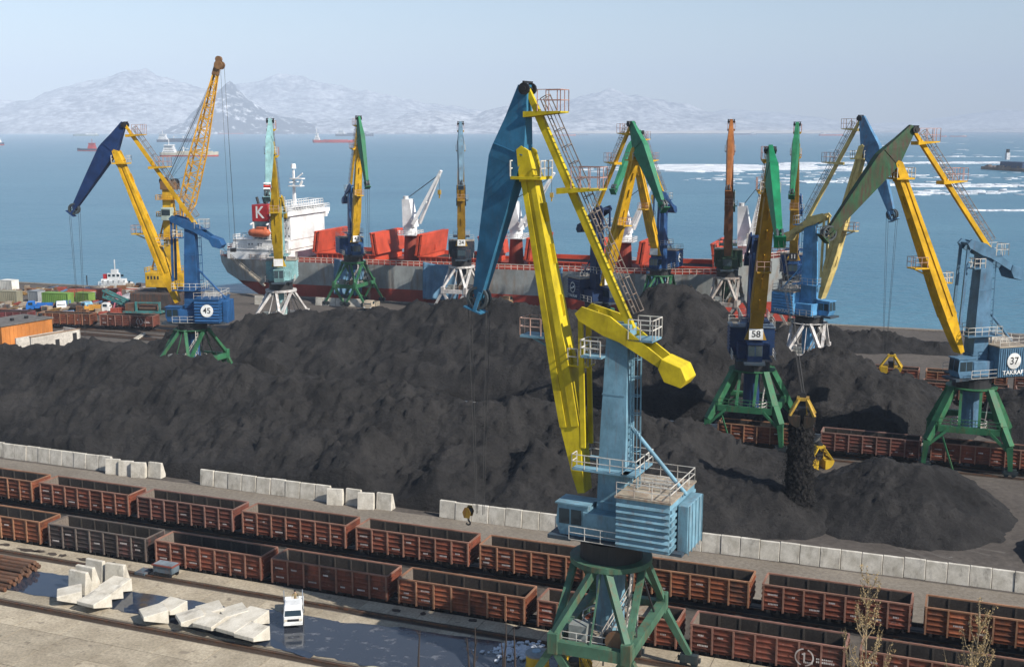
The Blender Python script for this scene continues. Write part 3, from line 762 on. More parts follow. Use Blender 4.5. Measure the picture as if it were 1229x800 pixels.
crane('slim dark portal crane on white legs with plate 24, amidships at the quay', 0, 0, -66, 68.5, dict(house=cp('soot_blue', (0.025, 0.04, 0.06), .4), jib=GOLD, nose=cp('dull_blue', (0.13, 0.23, 0.31), .35), portal=M_WHITEP, plate=('24', True)),
      'a', pos=quay_pos(554, 314), angle=QA, cab_y=0)
crane('dark blue portal crane with green nose, farther of the crossed pair with yellow jibs', 0, 0, -100, 62.5, dict(house=cp('marine_blue', (0.02, 0.07, 0.19), .2), jib=ORA, nose=cp('leaf_green', (0, 0, 0)), portal=M_GREENP, plate=('', True)),
      'a', pos=quay_pos(792.6, 324), angle=QA, dz=-.5, cab_y=0, sign=('ring', None, None, None, None, 1))
crane('rust brown portal crane with dark green house at the bow of the ship', 0, 0, -80, 70, dict(house=cp('bottle_green', (0.02, 0.06, 0.035), .4), jib=cp('rust_brown', (0.21, 0.085, 0.035), .6), nose=cp('rust_orange', (0.33, 0.12, 0.03), .5), portal=cp('dirty_white', (0.36, 0.33, 0.30), .6), tie=cp('rust_brown', (0, 0, 0))),
      'a', pos=quay_pos(873, 327), angle=QA, cab_y=0)
crane('slender portal crane with plate 11 and dark green nose, half hidden at the quay', 0, 0, -85, 70, dict(house=cp('marine_blue', (0, 0, 0)), jib=GOLD, nose=NGREEN, portal=cp('dirty_white', (0, 0, 0)), plate=('11', False)),
      'a', pos=quay_pos(952, 336), angle=QA, dz=-.6, cab_y=0)

# ------------------------------------------------------------------ GRABS AND HOOK
def grab(label, loc, rz, s=1.0, open_=0.25, col=None, group='yellow coal grabs', shellc=None):
    col = col or cp('grab_yellow', (0.47, 0.31, 0.05), .55)
    t = thing('grab_bucket', label, 'grab', loc, rz, group)
    for q in (-1, 1):
        mb = MB(); n = 8; arc = []
        for k in range(n + 1):
            a = PI / 2 * k / n; arc.append((q * (open_ + 1.45 * math.cos(a) * s), 1.5 * s - 1.5 * s * math.sin(a)))
        mb.prism(arc + [(q * open_, 1.45 * s)], -1.35 * s, 1.35 * s)
        sh = mb.obj('shell', shellc or col, t)
        mb = MB()
        for y in (-1.36, -.45, .45, 1.36): mb.prism([(x * 1.03, z) for x, z in arc] + [(q * open_, 1.5 * s)], y * s - .05, y * s + .05)
        mb.obj('shell_rib', shellc or col, sh)
        for y in (-1, 1):
            mb = MB(); mb.beam((q * (open_ + 1.3 * s), y * 1.15 * s, 1.5 * s), (q * .5 * s, y * .6 * s, 3.5 * s), .38 * s, .28 * s); mb.obj('arm', col, t)
        for f_ in (.1, .42, .74):
            mb = MB(); xx_ = q * ((open_ + 1.3 * s) * (1 - f_) + .5 * s * f_); yy_ = (1.15 * (1 - f_) + .6 * f_) * s - .1; zz_ = (1.5 + 2.0 * f_) * s; mb.beam((xx_, -yy_, zz_), (xx_, yy_, zz_), .26 * s, .22 * s); mb.obj('cross_bar', col, t)
    mb = MB(); mb.box(-.75 * s, .75 * s, -.65 * s, .65 * s, 3.35 * s, 3.75 * s); mb.obj('head', col, t)
    mb = MB()
    for y in (-.3, .3): mb.tube((0, y * s - .08, 3.95 * s), (0, y * s + .08, 3.95 * s), .42 * s, 14)
    for y in (-.3, .3): mb.tube((0, y * s - .08, 1.9 * s), (0, y * s + .08, 1.9 * s), .5 * s, 14)
    mb.box(-.6 * s, .6 * s, -.6 * s, .6 * s, 2.15 * s, 2.4 * s); mb.obj('sheave_block', M_DARK, t)
    mb = MB(); mb.ladder((.55 * s, 0, 1.5 * s), (.4 * s, 0, 3.4 * s), 1.1 * s, (0, 1, 0), .4, .05); mb.obj('ladder', col, t)
    return t
grab('dusty yellow grab hanging from ropes and spilling a column of coal', GRAB58 - Vector((0, 0, 3.5)), TA + .1, .88, .2, shellc=paint('coal_blackened_steel', (.030, .026, .02), .3, .8))
g2 = G(984, 562)
grab('yellow grab standing on the ground beside the railway wagons', (g2.x, g2.y + .6, 0.0), TA + .5, .8, .45, cp('clean_grab_yellow', (0.52, 0.34, 0.025), .4))
gp = D(1069, 448, 187.0)
grab('yellow grab hanging above the far rust coloured wagons', (gp.x, gp.y, gp.z), TA, .85, .5, cp('clean_grab_yellow', (0, 0, 0)))
g4 = G(690, 818)
grab('yellow grab standing under the tall crane between its splayed feet', (g4.x, g4.y, .07), TA + .3, .8, .2, cp('clean_grab_yellow', (0, 0, 0)))
tk = thing('storage_tank', 'upright yellow cylindrical tank with grey lid beside the crane leg', 'tank', G(645, 826) + Vector((0, 0, .06)), TA)
MB().tube((0, 0, 0), (0, 0, 2.9), .92, 24).obj('shell', cp('clean_grab_yellow', (0, 0, 0)), tk, bevel=.03)
MB().tube((0, 0, 2.9), (0, 0, 3.05), .97, 24).obj('lid', paint('grey_lid', (.25, .27, .28), .3), tk)
MB().tube((-.15, .15, 3.05), (-.15, .15, 3.12), .35, 16).obj('manhole_cover', cp('pale_blue_lid', (.35, .5, .62)), tk)
for zz in (.8, 1.9): MB().ringtube((0, 0, zz), .97, .9, 24, .08).obj('band', cp('clean_grab_yellow', (0, 0, 0)), tk)
hk = D(562, 622, 94.5)
t = thing('hook_block', 'small black and ochre hook block hanging on thin ropes before the concrete blocks', 'hook block', hk, TA)
mb = MB()
for y in (-.3, 0, .3): mb.tube((0, y - .07, .75), (0, y + .07, .75), .42, 16)
mb.obj('sheave', M_DARK, t)
mb = MB()
for y in (-.47, .4): mb.prism([(-.3, .2), (.3, .2), (.48, .8), (.2, 1.35), (-.2, 1.35), (-.48, .8)], y, y + .07)
mb.obj('cheek', paint('hook_ochre', (.22, .14, .02), .6), t)
t.scale = (.8, .8, .8)
mb = MB(); pts = [(0, 0, .2), (0, 0, -.15), (.22, 0, -.35), (.2, 0, -.6), (-.05, 0, -.68), (-.25, 0, -.5)]
for a, b in zip(pts[:-1], pts[1:]): mb.tube(a, b, .09, 8)
mb.obj('hook', M_DARK, t)
# coal pouring from the grab: uncountable lumps
N = 42000
base_ = Vector(GRAB58) - Vector((0, 0, 3.5))
zt, zb = base_.z + .5, .6
u = rng.random(N) ** .8
zz = zt - u * (zt - zb)
spread = 1.0 + u * .25
xx = base_.x + rng.normal(0, .62, N) * spread; yy = base_.y + rng.normal(0, .55, N) * spread
sz = rng.uniform(.015, .05, N)
T4 = np.array([(1, 1, 1), (-1, -1, 1), (-1, 1, -1), (1, -1, -1)], float)
R_ = rng.normal(size=(N, 3, 3)); R_, _ = np.linalg.qr(R_)
vs = (T4 @ R_) * sz[:, None, None] + np.stack([xx, yy, zz], -1)[:, None, :]
f4 = np.array([(0, 1, 2), (0, 3, 1), (0, 2, 3), (1, 3, 2)])
fs = (f4[None] + np.arange(N)[:, None, None] * 4).reshape(-1, 3)
core_v, core_f = [], []                           # ragged dense core of the stream
for j in range(60):
    f = j / 59; zc_ = zt - f * (zt - zb)
    for i in range(28):
        a = 2 * PI * i / 28; r_c = (1.3 + .2 * f) * (.78 + .44 * float(fbm(np.array([i * .55 + (0 if i < 14 else 0)]), np.array([j * .9]), 3)[0])) * (1 + .12 * math.sin(i * 2.6 + j))
        core_v.append((base_.x + r_c * math.cos(a), base_.y + r_c * .9 * math.sin(a), zc_ + .15 * math.sin(i * 1.7 + j * 2.1)))
for j in range(59):
    for i in range(28): core_f.append((j * 28 + i, j * 28 + (i + 1) % 28, (j + 1) * 28 + (i + 1) % 28, (j + 1) * 28 + i))
me = bpy.data.meshes.new('falling_coal'); n0_ = len(core_v); me.from_pydata(core_v + vs.reshape(-1, 3).tolist(), [], core_f + (fs + n0_).tolist()); me.materials.append(M_COAL)
o = bpy.data.objects.new('falling_coal', me); COL.objects.link(o)
tag(o, 'dense black column of coal falling from the open grab', 'coal', kind='stuff')

# ------------------------------------------------------------------ COAL HEAPS
def heap(label, u0, u1, v0, v1, peaks, seed=0, res=.45, slope=.62, rough=1.0, group='coal heaps'):
    """peaks: (u, v, height[, elongation direction du, dv]) dumped cones, merged"""
    nu, nv = int((u1 - u0) / res) + 1, int((v1 - v0) / res) + 1
    U, V = np.meshgrid(np.linspace(u0, u1, nu), np.linspace(v0, v1, nv))
    wu = (fbm(U * .16 + seed, V * .16, 4) - .5) * 5; wv = (fbm(U * .16 + 40 + seed, V * .16 + 9, 4) - .5) * 5
    Z = np.full(U.shape, -1.0)
    for p in peaks:
        u_, v_, h = p[:3]
        du, dv = (p[3], p[4]) if len(p) > 3 else (0, 0)
        L = math.hypot(du, dv)
        A, B = U + wu - u_, V + wv - v_
        if L:
            t = np.clip((A * du + B * dv) / (L * L), -1, 1); A, B = A - t * du, B - t * dv
        d = np.hypot(A, B)
        z = h - slope * (np.sqrt(d * d + 2.2) - 1.48)
        Z = np.maximum(Z, z) + .45 * np.exp(-np.abs(Z - z) / .8) * 0 + np.where(np.abs(Z - z) < 1.2, .18 * (1.2 - np.abs(Z - z)), 0)
    amp = np.clip(Z / 3, 0, 1) * rough
    Z = Z + amp * ((ridged(U * .10 + seed, V * .07, 3) - .6) * 1.7 + (fbm(U * .32, V * .27 + seed, 4) - .5) * 1.7 + (fbm(U * 1.5, V * 1.5 + seed, 2) - .5) * .85
               + (.5 - cells(U * .13 + wu * .06, V * .17 + wv * .06 + seed)) * 1.25 + np.clip(.5 - cells(U * .36 + wu * .1, V * .36 + seed), 0, 1) * .8 * np.clip(fbm(U * .07 + 3, V * .09 + seed, 2) * 3 - .9, 0, 1) + np.clip(.42 - cells(U * 1.1, V * 1.1 + seed), 0, 1) * .8 * np.clip(fbm(U * .2 + 7, V * .2 + seed, 2) * 3 - 1.1, 0, 1)
               + np.clip(fbm(U * .95 + 3 * seed, V * .8, 2) - .66, 0, 1) * 3.2)
    Z = Z + (fbm(U * .8, V * .8 + seed, 3) - .5) * .3
    e = np.minimum(np.minimum(U - u0, u1 - U), np.minimum(V - v0, v1 - V)); Z = np.where(e < .01, -1, Z)
    X, Y = U * CT - V * ST, U * ST + V * CT
    o = grid_mesh('coal_heap', X, Y, Z, M_COAL, True, Z > -.3)
    tag(o, label, 'coal heap', group)
    return o
pk = []
r_ = random.Random(3)
for u_, v_, h in ((-160, 137, 10.2), (-140, 137, 10.8), (-124, 138, 10.9), (-117, 136, 11.5), (-108, 137, 10.8), (-99, 137, 10.6), (-92, 136, 9.8), (-84, 137, 9.3), (-77, 136, 9.3), (-70, 137, 9.1), (-63, 136, 8.8), (-57, 137, 8.0), (-50, 138, 9.0), (-44, 138, 8.7), (-38, 138, 7.8)):
    pk.append((u_ + r_.uniform(-2, 2), v_ + r_.uniform(-1.5, 1.5), h, r_.uniform(2, 5), r_.uniform(-2, 2)))
for k in range(26):
    u_ = r_.uniform(-135, -45); pk.append((u_, r_.uniform(123, 131), r_.uniform(3.2, 6.6) * (1 if u_ < -70 else .8)))
for k in range(14):
    u_ = r_.uniform(-135, -60); pk.append((u_, r_.uniform(142, 150), r_.uniform(5, 8.5) * (1 if u_ < -80 else .75)))
heap('long dark coal heap running behind the row of concrete blocks', -172, -26, 117.9, 156, pk, 1, .32)
pk = []
for u_, v_, h in ((-140, 184, 4.5), (-131, 184, 6), (-122, 186, 8.5), (-114, 188, 9.6), (-106, 188, 10.6), (-98, 190, 11.2), (-90, 191, 12.3), (-83, 191, 13.6), (-76, 190, 13.2), (-69, 189, 12.6), (-62, 189, 11.6), (-55, 189, 11.5)):
    pk.append((u_ + r_.uniform(-1.5, 1.5), v_ + r_.uniform(-1, 1), h, r_.uniform(3, 5), r_.uniform(-2, 2)))
for k in range(22):
    pk.append((r_.uniform(-125, -50), r_.uniform(174, 182), r_.uniform(3, 6.5)))
heap('broad coal heap behind the long one, below the white legged crane', -158, -36, 169, 202, pk, 5, .45)
heap('tallest dark peaked coal heap in front of the ship', -64, -18, 170.5, 214, [(-46.5, 192, 17.6, 1.5, 1), (-42, 190, 16.6), (-38, 188, 13.6), (-34, 186, 10.5), (-52, 186, 10), (-47, 181, 9.0), (-41, 180, 8.0), (-30, 183, 7.6)], 9, .4, .72)
heap('conical coal heap between the two green legged cranes', -38, 6, 169.6, 202, [(-17.2, 183, 10.2, 1.5, 0), (-21, 180, 8.0), (-12, 181, 7.6), (-27, 182, 7.2), (-7, 181, 4.6), (-16, 176, 5.2)], 13, .35, .6, .8)
heap('low rounded coal heap between the hanging grab and the empty yard', -18, 8, 125.5, 153, [(-6.5, 139, 5.9, 1.5, 0), (-10, 138, 4.9), (-4.2, 138.5, 4.6), (-7, 135, 4.4), (-3.4, 141, 3.7)], 17, .28, .56, .55)
heap('coal heap being poured under the hanging grab', -47, -11.5, 119.3, 153, [(-24, 131, 4.6, 3, 0), (-30, 132, 4.6), (-34, 136, 6.8), (-39, 138, 7.6), (-43, 139, 7.4), (-19.5, 133.5, 3.0), (-28, 147, 3.4, 3, 0), (-22, 147, 3.0), (-33, 148, 3.4), (-38, 147, 4)], 21, .28, .56, .6)
heap('coal heap beyond the legs of crane 37', 3, 40, 172, 202, [(13, 187, 6.5, 2, 0), (20, 186, 8), (9, 186, 4.8), (26, 187, 8)], 25, .4, .58, .8)
heap('small ridged coal heap lying on the quay apron', -42, 4, 232, 256, [(-32, 246, 3.0, 2, 0), (-26, 245, 3.6), (-21, 245, 3.4), (-16, 246, 2.6, 2, 0), (-9, 246, 2.0, 4, 0)], 29, .45, .55, 1.1)
heap('small coal heap at the edge of the empty yard', 7, 32, 122, 139, [(13.5, 128.5, 3.6), (18, 129, 5), (11.5, 127.5, 1.4)], 33, .3, .56, .6)
heap('low coal heap behind the white concrete wall', -196, -140, 166, 192, [(-170, 178, 1.5, 3, 0), (-158, 178, 3.0, 3, 0), (-150, 180, 3.4)], 37, .6, .5, .8)

# ------------------------------------------------------------------ CONCRETE BLOCKS
M_BLK = soft('block_concrete', (0.40, 0.37, 0.31), (0.60, 0.565, 0.495))
M_BLKW = soft('white_concrete', (0.45, 0.41, 0.335), (0.60, 0.56, 0.48))
def block_mesh(name, m):
    mb = MB(); mb.prism([(0, 0), (1.25, 0), (1.25, 2.0), (1.02, 2.0), (.12, .22)], 0, 1.98)
    me = mb.mesh(name, m); return me
def block_obj(me, label, group):
    o = bpy.data.objects.new('concrete_block', me); COL.objects.link(o)
    tag(o, label, 'concrete block', group)
    md = o.modifiers.new('Bevel', 'BEVEL'); md.width = .035; md.segments = 1
    return o
# wall row block: nearly upright face towards the road, tapering backwards
mb = MB(); mb.prism([(0, 0), (1.2, 0), (.55, 2.0), (.22, 2.0)], 0, 1.98); ROWB = mb.mesh('row_block', M_BLK)
ORD = 'first second third fourth fifth sixth seventh eighth ninth tenth eleventh twelfth thirteenth fourteenth fifteenth sixteenth seventeenth eighteenth nineteenth twentieth'.split()
for i in range(1, 10): ORD.append('twenty-' + ORD[i - 1])
ORD.append('thirtieth')
for i in range(1, 10): ORD.append('thirty-' + ORD[i - 1])
def block_row(u0, u1, v0, v1, where, group, odd=()):
    n = int(round((u1 - u0) / 2.06))
    for k in range(n):
        f = (k + .5) / n; uu, vv = u0 + (u1 - u0) * k / n, v0 + (v1 - v0) * f
        o = block_obj(ROWB, f'grey concrete retaining block, {ORD[k]} from the west in {where}', group)
        turn = random.uniform(-.02, .02); off = random.uniform(-.06, .06)
        if k in odd: turn += .22; off -= .5
        # local x (thickness) points away from the road, local y along the row
        o.rotation_euler = (0, random.uniform(-.015, .015), TA + PI / 2 + turn)
        o.location = XY(uu + 2.0, vv + off, random.uniform(-.06, .02))
block_row(-127, -94.6, 117.3, 117.0, 'the westernmost stretch', 'concrete blocks of the westernmost stretch', (12, 13, 14))
block_row(-88.4, -61.3, 116.7, 116.6, 'the middle stretch', 'concrete blocks of the middle stretch', (9, 11))
block_row(-55.2, 18, 116.5, 117.2, 'the long eastern stretch', 'concrete blocks of the long eastern stretch', ())
# loose white blocks on the apron
mb = MB(); mb.prism([(0, 0), (1.2, 0), (.55, 2.0), (.22, 2.0)], 0, 1.98); LOOSE = mb.mesh('loose_block', M_BLKW)
def loose(px, py, rz, mode, label, s=1.0, z=.07, group='loose white concrete blocks'):
    o = block_obj(LOOSE, label, group)
    g = G(px, py, .07)
    rx, ry = {'up': (0, 0), 'back': (0, PI / 2), 'tip': (0, -.45), 'flat': (0, PI / 2 - .1)}[mode]
    o.rotation_euler = (0, ry, rz)
    o.scale = (s, s, s)
    M = Matrix.Rotation(rz, 3, 'Z') @ Matrix.Rotation(ry, 3, 'Y')
    pts = [M @ (Vector(v.co) * s) for v in LOOSE.vertices]
    c = sum(pts, Vector()) / len(pts); zmin = min(p.z for p in pts)
    o.location = (g.x - c.x, g.y - c.y, z - zmin)
    return o
A0 = TA + PI / 2
S1 = 1.1
W_ = PI + .5                                     # lying blocks: thin end to the near left
loose(97, 710, A0 - .05, 'up', 'upright white block at the front of the upright pair in the largest cluster', S1)
loose(105, 704, A0 - .05, 'up', 'upright white block pressed against the back of the front upright one', S1)
loose(117, 696, A0 - .05, 'up', 'rearmost upright white block with only its top showing behind the others', S1)
loose(141, 701, A0 + .05, 'up', 'tall upright white block at the eastern corner of the largest cluster', S1)
loose(139, 712, A0 + PI, 'back', 'white block lying on its back beneath the tall upright one', S1)
loose(128, 721, A0 + PI, 'back', 'middle white block of the lying row in the largest cluster', S1)
loose(114, 731, A0 + PI - .1, 'back', 'grey topped white block lying at the near end of the largest cluster', S1)
loose(84, 722, W_ - .15, 'back', 'wedge shaped white block lying apart by the dark puddle', S1)
loose(185, 746, W_, 'back', 'wedge shaped white block, near one of the leaning pair', S1)
loose(205, 739, W_ + .55, 'back', 'cream topped white block, far one of the leaning pair', S1, .10)
loose(229, 752, W_, 'back', 'westernmost wedge of the seven block cluster by the small truck', S1)
loose(252, 743, W_ - .05, 'back', 'white block lying farthest back in the seven block cluster', S1)
loose(253, 758, W_ + .6, 'back', 'cream topped block leaning in the middle of the seven block cluster', S1, .10)
loose(281, 746, W_, 'back', 'small showing white wedge behind the two weathered slabs', S1)
loose(303, 751, W_ + .6, 'back', 'weathered grey topped slab nearest to the small truck', S1, .10)
loose(281, 764, W_ + .55, 'back', 'weathered block lying between its brighter neighbours in the seven block cluster', S1, .10)
loose(303, 771, W_ + .6, 'back', 'nearest bright block of the seven block cluster', S1, .10)
# grey blocks on the quay and the low wall behind the third row of wagons
for k in range(7):
    g = G(386 + k * 8.2, 366.5 + k * .35)
    o = block_obj(ROWB, f'grey concrete block, {ORD[k]} from the west in the short quay row', 'concrete blocks on the quay')
    o.location = g; o.rotation_euler = (0, 0, QA + PI / 2); o.scale = (1, .9, 1)
g = G(316, 366); o = block_obj(ROWB, 'single pale concrete block standing on the yard beside the white crane legs', 'concrete blocks on the quay'); o.location = g; o.rotation_euler = (0, 0, QA + PI / 2); o.scale = (1, 1.3, 1.1)
lw = thing('retaining_wall', 'low pale concrete wall along the track behind the third row of wagons', 'wall', XY(-78, 166.1), TA)
pme = MB().box(.01, 2.97, -.2, .2, 0, 1.25).mesh('wall_panel', M_BLK)
for k in range(32):
    o = bpy.data.objects.new('wall_panel', pme); COL.objects.link(o); o.parent = lw; o.location = (k * 3.0, random.uniform(-.06, .06), random.uniform(-.08, .03)); o.rotation_euler = (0, 0, random.uniform(-.012, .012))
for k, (x0, y0, x1, y1) in enumerate(((137, 426, 148, 418), (142, 427, 151, 420), (160, 408, 171, 401), (164, 407, 174, 400))):
    a, b = G(x0, y0, .25), G(x1, y1, .25); o = MB().beam(a, b, .5, .35).obj('concrete_beam', M_BLKW)
    tag(o, ('pale concrete beam on the bare ground, nearer one of the lower pair', 'pale concrete beam on the bare ground, farther one of the lower pair', 'pale concrete beam nearer the crane, left of the upper pair', 'pale concrete beam nearest the numbered 45 crane')[k], 'beam', 'pale concrete beams')

# ------------------------------------------------------------------ GONDOLA WAGONS
def wagon_mats(k):
    cols = [(0.175, 0.050, 0.028), (0.185, 0.056, 0.027), (0.130, 0.043, 0.030), (0.205, 0.064, 0.028), (0.15, 0.034, 0.036), (0.15, 0.046, 0.030), (0.05, 0.040, 0.038)]
    return paint(f'wagon_paint_{k}', cols[k], .45, .65, .28, (0.06, 0.03, 0.02) if k != 6 else (.17, .045, .03), 1.3 if k != 6 else .7, .55 if k != 6 else .15)
M_WIN = rocky('wagon_inside', (0.024, 0.020, 0.018), (0.056, 0.047, 0.040), 3.0, .9, .3, .03)
M_WIN2 = rocky('wagon_inner_rib', (0.040, 0.034, 0.029), (0.080, 0.067, 0.056), 3.0, .9, .3, .03)
M_WEND = rocky('wagon_end_inside', (0.13, 0.105, 0.085), (0.20, 0.165, 0.135), 3.0, .9, .3, .03)  # paler than the side walls: sunlight on the inner ends put into the colour
M_UND = rocky('underframe_grime', (0.010, 0.009, 0.009), (0.022, 0.019, 0.017), 3.0, .85, .2, .02)
WL, WW, Z0, Z1 = 12.75, 2.94, 1.02, 3.34
IRME = MB().box(-.09, .09, -.028, .028, 1.27, Z1 - .08).mesh('inner_rib', M_WIN2)
def wagon_proto(k, mark=None):
    m = wagon_mats(k)
    rimm = paint(f'wagon_rim_{k}', [(.26, .135, .095), (.29, .15, .09), (.22, .125, .10), (.31, .16, .09), (.20, .09, .09), (.25, .13, .10), (.14, .115, .10)][k], .3, .65)
    t = thing('gondola_wagon', 'x', 'railway wagon')
    hl, hw = WL / 2, WW / 2
    MB().box(-hl + .1, hl - .1, -hw + .1, hw - .1, 1.16, 1.26).obj('floor', M_WIN, t)
    for s in (-1, 1):
        y = s * (hw - .05)
        MB().box(-hl + .05, hl - .05, min(y, y - s * .07), max(y, y - s * .07), 1.2, Z1 - .06).obj('side_wall', M_WIN, t)
        for q in range(1, 7):
            o = bpy.data.objects.new('inner_rib', IRME); COL.objects.link(o); o.parent = t
            o.location = (-WL / 2 + .08 + (WL - .16) / 7 * q, s * (hw - .15), 0)
        MB().box(s * hl - s * .12 - .02 if s > 0 else -hl + .06, s * hl - .06 if s > 0 else -hl + .14, -hw + .12, hw - .12, 1.2, Z1 - .06).obj('end_lining', M_WEND, t)
        e = MB(); x0 = s * hl
        e.box(min(x0, x0 - s * .06), max(x0, x0 - s * .06), -hw, hw, Z0, Z1)
        for z in (1.35, 1.85, 2.35, 2.85): e.box(min(x0, x0 + s * .1), max(x0, x0 + s * .1), -hw + .1, hw - .1, z, z + .16)
        e.obj('end_wall', m, t)
    dp = (WL - .16) / 7
    pm = MB(); y = 0
    zs = [Z0 + .02, 1.22, 1.34, 1.46, 1.70, 1.82, 1.94, 2.18, 2.30, 2.42, 2.66, 2.78, 2.90, Z1 - .07]
    ys = [0, 0, -.075, 0, 0, -.075, 0, 0, -.075, 0, 0, -.075, 0, 0]
    vs = []
    for z, q in zip(zs, ys):
        i = .16
        vs += [(-dp / 2, 0, z), (-dp / 2 + i, q, z), (dp / 2 - i, q, z), (dp / 2, 0, z)]
    fs = []
    for r in range(len(zs) - 1):
        for c_ in range(3): fs.append((r * 4 + c_, r * 4 + c_ + 1, r * 4 + c_ + 5, r * 4 + c_ + 4))
    pm.add(vs, fs); pme = pm.mesh('panel', m)
    rme = MB().box(-.075, .075, -.15, .02, .92, Z1 - .04).mesh('rib', rimm)
    for s in (-1, 1):
        for q in range(7):
            o = bpy.data.objects.new('panel', pme); COL.objects.link(o); o.parent = t
            o.location = (-WL / 2 + .08 + dp * (q + .5), s * (hw - .02), 0); o.rotation_euler = (0, 0, 0 if s < 0 else PI)
        for q in range(8):
            o = bpy.data.objects.new('rib', rme); COL.objects.link(o); o.parent = t
            o.location = (-WL / 2 + .08 + dp * q, s * (hw - .02), 0); o.rotation_euler = (0, 0, 0 if s < 0 else PI)
    rm = MB()
    for s in (-1, 1):
        rm.box(-hl - .02, hl + .02, s * (hw - .02) - .09, s * (hw - .02) + .09, Z1 - .05, Z1 + .07)
        rm.box(s * hl - .08, s * hl + .08, -hw + .075, hw - .075, Z1 - .05, Z1 + .065)
    rm.obj('top_rail', rimm, t)
    uf = MB(); uf.box(-hl, hl, -.3, .3, .78, 1.14)
    for s in (-1, 1):
        uf.box(-hl + .02, hl - .02, s * (hw - .16) - .07, s * (hw - .16) + .07, .92, 1.16)
        for q in range(14):
            x = -hl + .55 + q * .9; uf.box(x - .13, x + .13, s * (hw - .02) - .06, s * (hw - .02) + .06, .70, 1.0)
    uf.box(-1.4, 1.4, -.9, -.5, .45, .85)
    uf.obj('underframe', M_UND, t)
    bg_ = MB()
    for s in (-1, 1):
        bg_.prism([(-1.35, .62), (-1.2, .72), (1.2, .72), (1.35, .62), (.8, .38), (.35, .25), (-.35, .25), (-.8, .38)], s * 1.0 - .08, s * 1.0 + .08)
        for x in (-.92, .92): bg_.tube((x, s * .72, .64), (x, s * .86, .64), .47, 14)
    for x in (-.92, .92): bg_.tube((x, -.75, .64), (x, .75, .64), .08, 8)
    bg_.box(-.25, .25, -1, 1, .5, .78)
    bme = bg_.mesh('bogie', M_UND)
    for s in (-1, 1):
        o = bpy.data.objects.new('bogie', bme); COL.objects.link(o); o.parent = t; o.location = (s * 4.33, 0, .06)
        MB().box(min(s * hl, s * (hl + .58)), max(s * hl, s * (hl + .58)), -.16, .16, .88, 1.18).obj('coupler', M_UND, t)
    if mark:
        mark(t, -(hw + .10))
    return t
M_CHALK = paint('chalk_white', (.55, .5, .48), .4)
def mark_lines(seed):
    rr = random.Random(seed)
    def f(t, y):
        mb = MB()                                   # faded stencil lines, too small to read
        for q in range(7):
            if rr.random() < .45: continue
            x0 = -WL / 2 + .45 + q * 1.8
            for ln in range(rr.choice((1, 1, 2))):
                z = rr.choice((2.45, 1.55, 1.98)); x = x0 + rr.uniform(0, .25)
                for k in range(rr.randint(3, 7)):
                    mb.box(x, x + .085, y, y + .012, z, z + .15); x += .13
        mb.obj('stencil_marks', M_CHALK, t)
    return f
def mark_ring(t, y):
    mb = MB(); n = 26; cx, cz = WL / 2 - 3.2, 2.1
    for k in range(n):
        if k in (5, 6, 18, 19): continue
        a0, a1 = 2 * PI * k / n, 2 * PI * (k + 1) / n
        g = lambda r, a: (cx + r * math.cos(a), y - .1, cz + r * math.sin(a))
        mb.add([g(.78, a0), g(.78, a1), g(.66, a1), g(.66, a0)], [(0, 1, 2, 3)])
    mb.box(cx - .07, cx + .07, y - .1, y - .09, cz - .4, cz + .4); mb.box(cx - .2, cx - .07, y - .1, y - .09, cz + .2, cz + .32)
    for k in range(10): mb.box(cx + .95 + k * .15, cx + 1.05 + k * .15, y - .01, y, cz - .35, cz - .18)
    for k in range(9): mb.box(cx + .95 + k * .15, cx + 1.05 + k * .15, y - .01, y, cz - .08, cz + .05)
    mb.obj('ring_mark', M_CHALK, t)
    mark_lines(5)(t, y)
PROTO = [wagon_proto(k, mark_ring if k == 5 else mark_lines(11 + k)) for k in range(7)]
PUSED = set()
WTONE = ['red brown', 'orange brown', 'dark brown', 'bright rust', 'purple red', 'ring marked brown', 'coal blackened']
def place_wagon(k, loc, rz, label, group):
    if k not in PUSED:
        PUSED.add(k); t = PROTO[k]; t.location = loc; t.rotation_euler = (0, 0, rz); t['label'] = label; t['group'] = group; return t
    return copy_tree(PROTO[k], loc, rz, label, group)
def wagon_row(us, v, row, tones, group, skip=0):
    for n, (u_, k) in enumerate(zip(us, tones)):
        place_wagon(k, XY(u_ + 6.4, v, .14 - (.95 if v < 95 else 0)), TA, f'{WTONE[k]} open wagon, {ORD[n]} from the west in {row}', group)
wagon_row([-76 + 13.92 * k for k in range(-3, 8)], 94.05, 'the row nearest the apron', [3, 3, 6, 0, 0, 1, 0, 5, 0, 1, 0], 'wagons of the near row')
wagon_row([-43.6 + 13.92 * k for k in range(-7, 6)], 102.8, 'the second row beside the road', [0, 0, 1, 0, 2, 0, 0, 1, 3, 0, 3, 1, 0], 'wagons of the second row')
wagon_row([-17.6 + 14.1 * k for k in range(-1, 4)], 159.9, 'the row passing under the two cranes', [3, 2, 0, 2, 0], 'wagons of the third row')
wagon_row([-20 + 13.92 * k for k in range(0, 3)], 198.5, 'the nearer far row below the grab', [2, 0, 2], 'wagons of the nearer far row')
wagon_row([-20 + 13.92 * k for k in range(0, 3)], 208.0, 'the farther far row below the grab', [0, 3, 0], 'wagons of the farther far row')
g0, g1 = G(0, 391.5), G(187, 397.5)
ya = math.atan2(g1.y - g0.y, g1.x - g0.x); yd = (g1 - g0).normalized(); yn = Vector((-yd.y, yd.x, 0))
for n, (k, px) in enumerate(((4, 38), (1, 112.5), (5, 187))):
    e = g0 + yd * ((g1 - g0).length * px / 187 - 6.5) + yn * .8
    place_wagon(k, e + Vector((0, 0, .14)), ya, ('purple red', 'plain brown', 'ring marked dull red')[n] + ' open wagon in the scrap yard, ' + ORD[n] + ' from the west', 'wagons in the scrap yard')
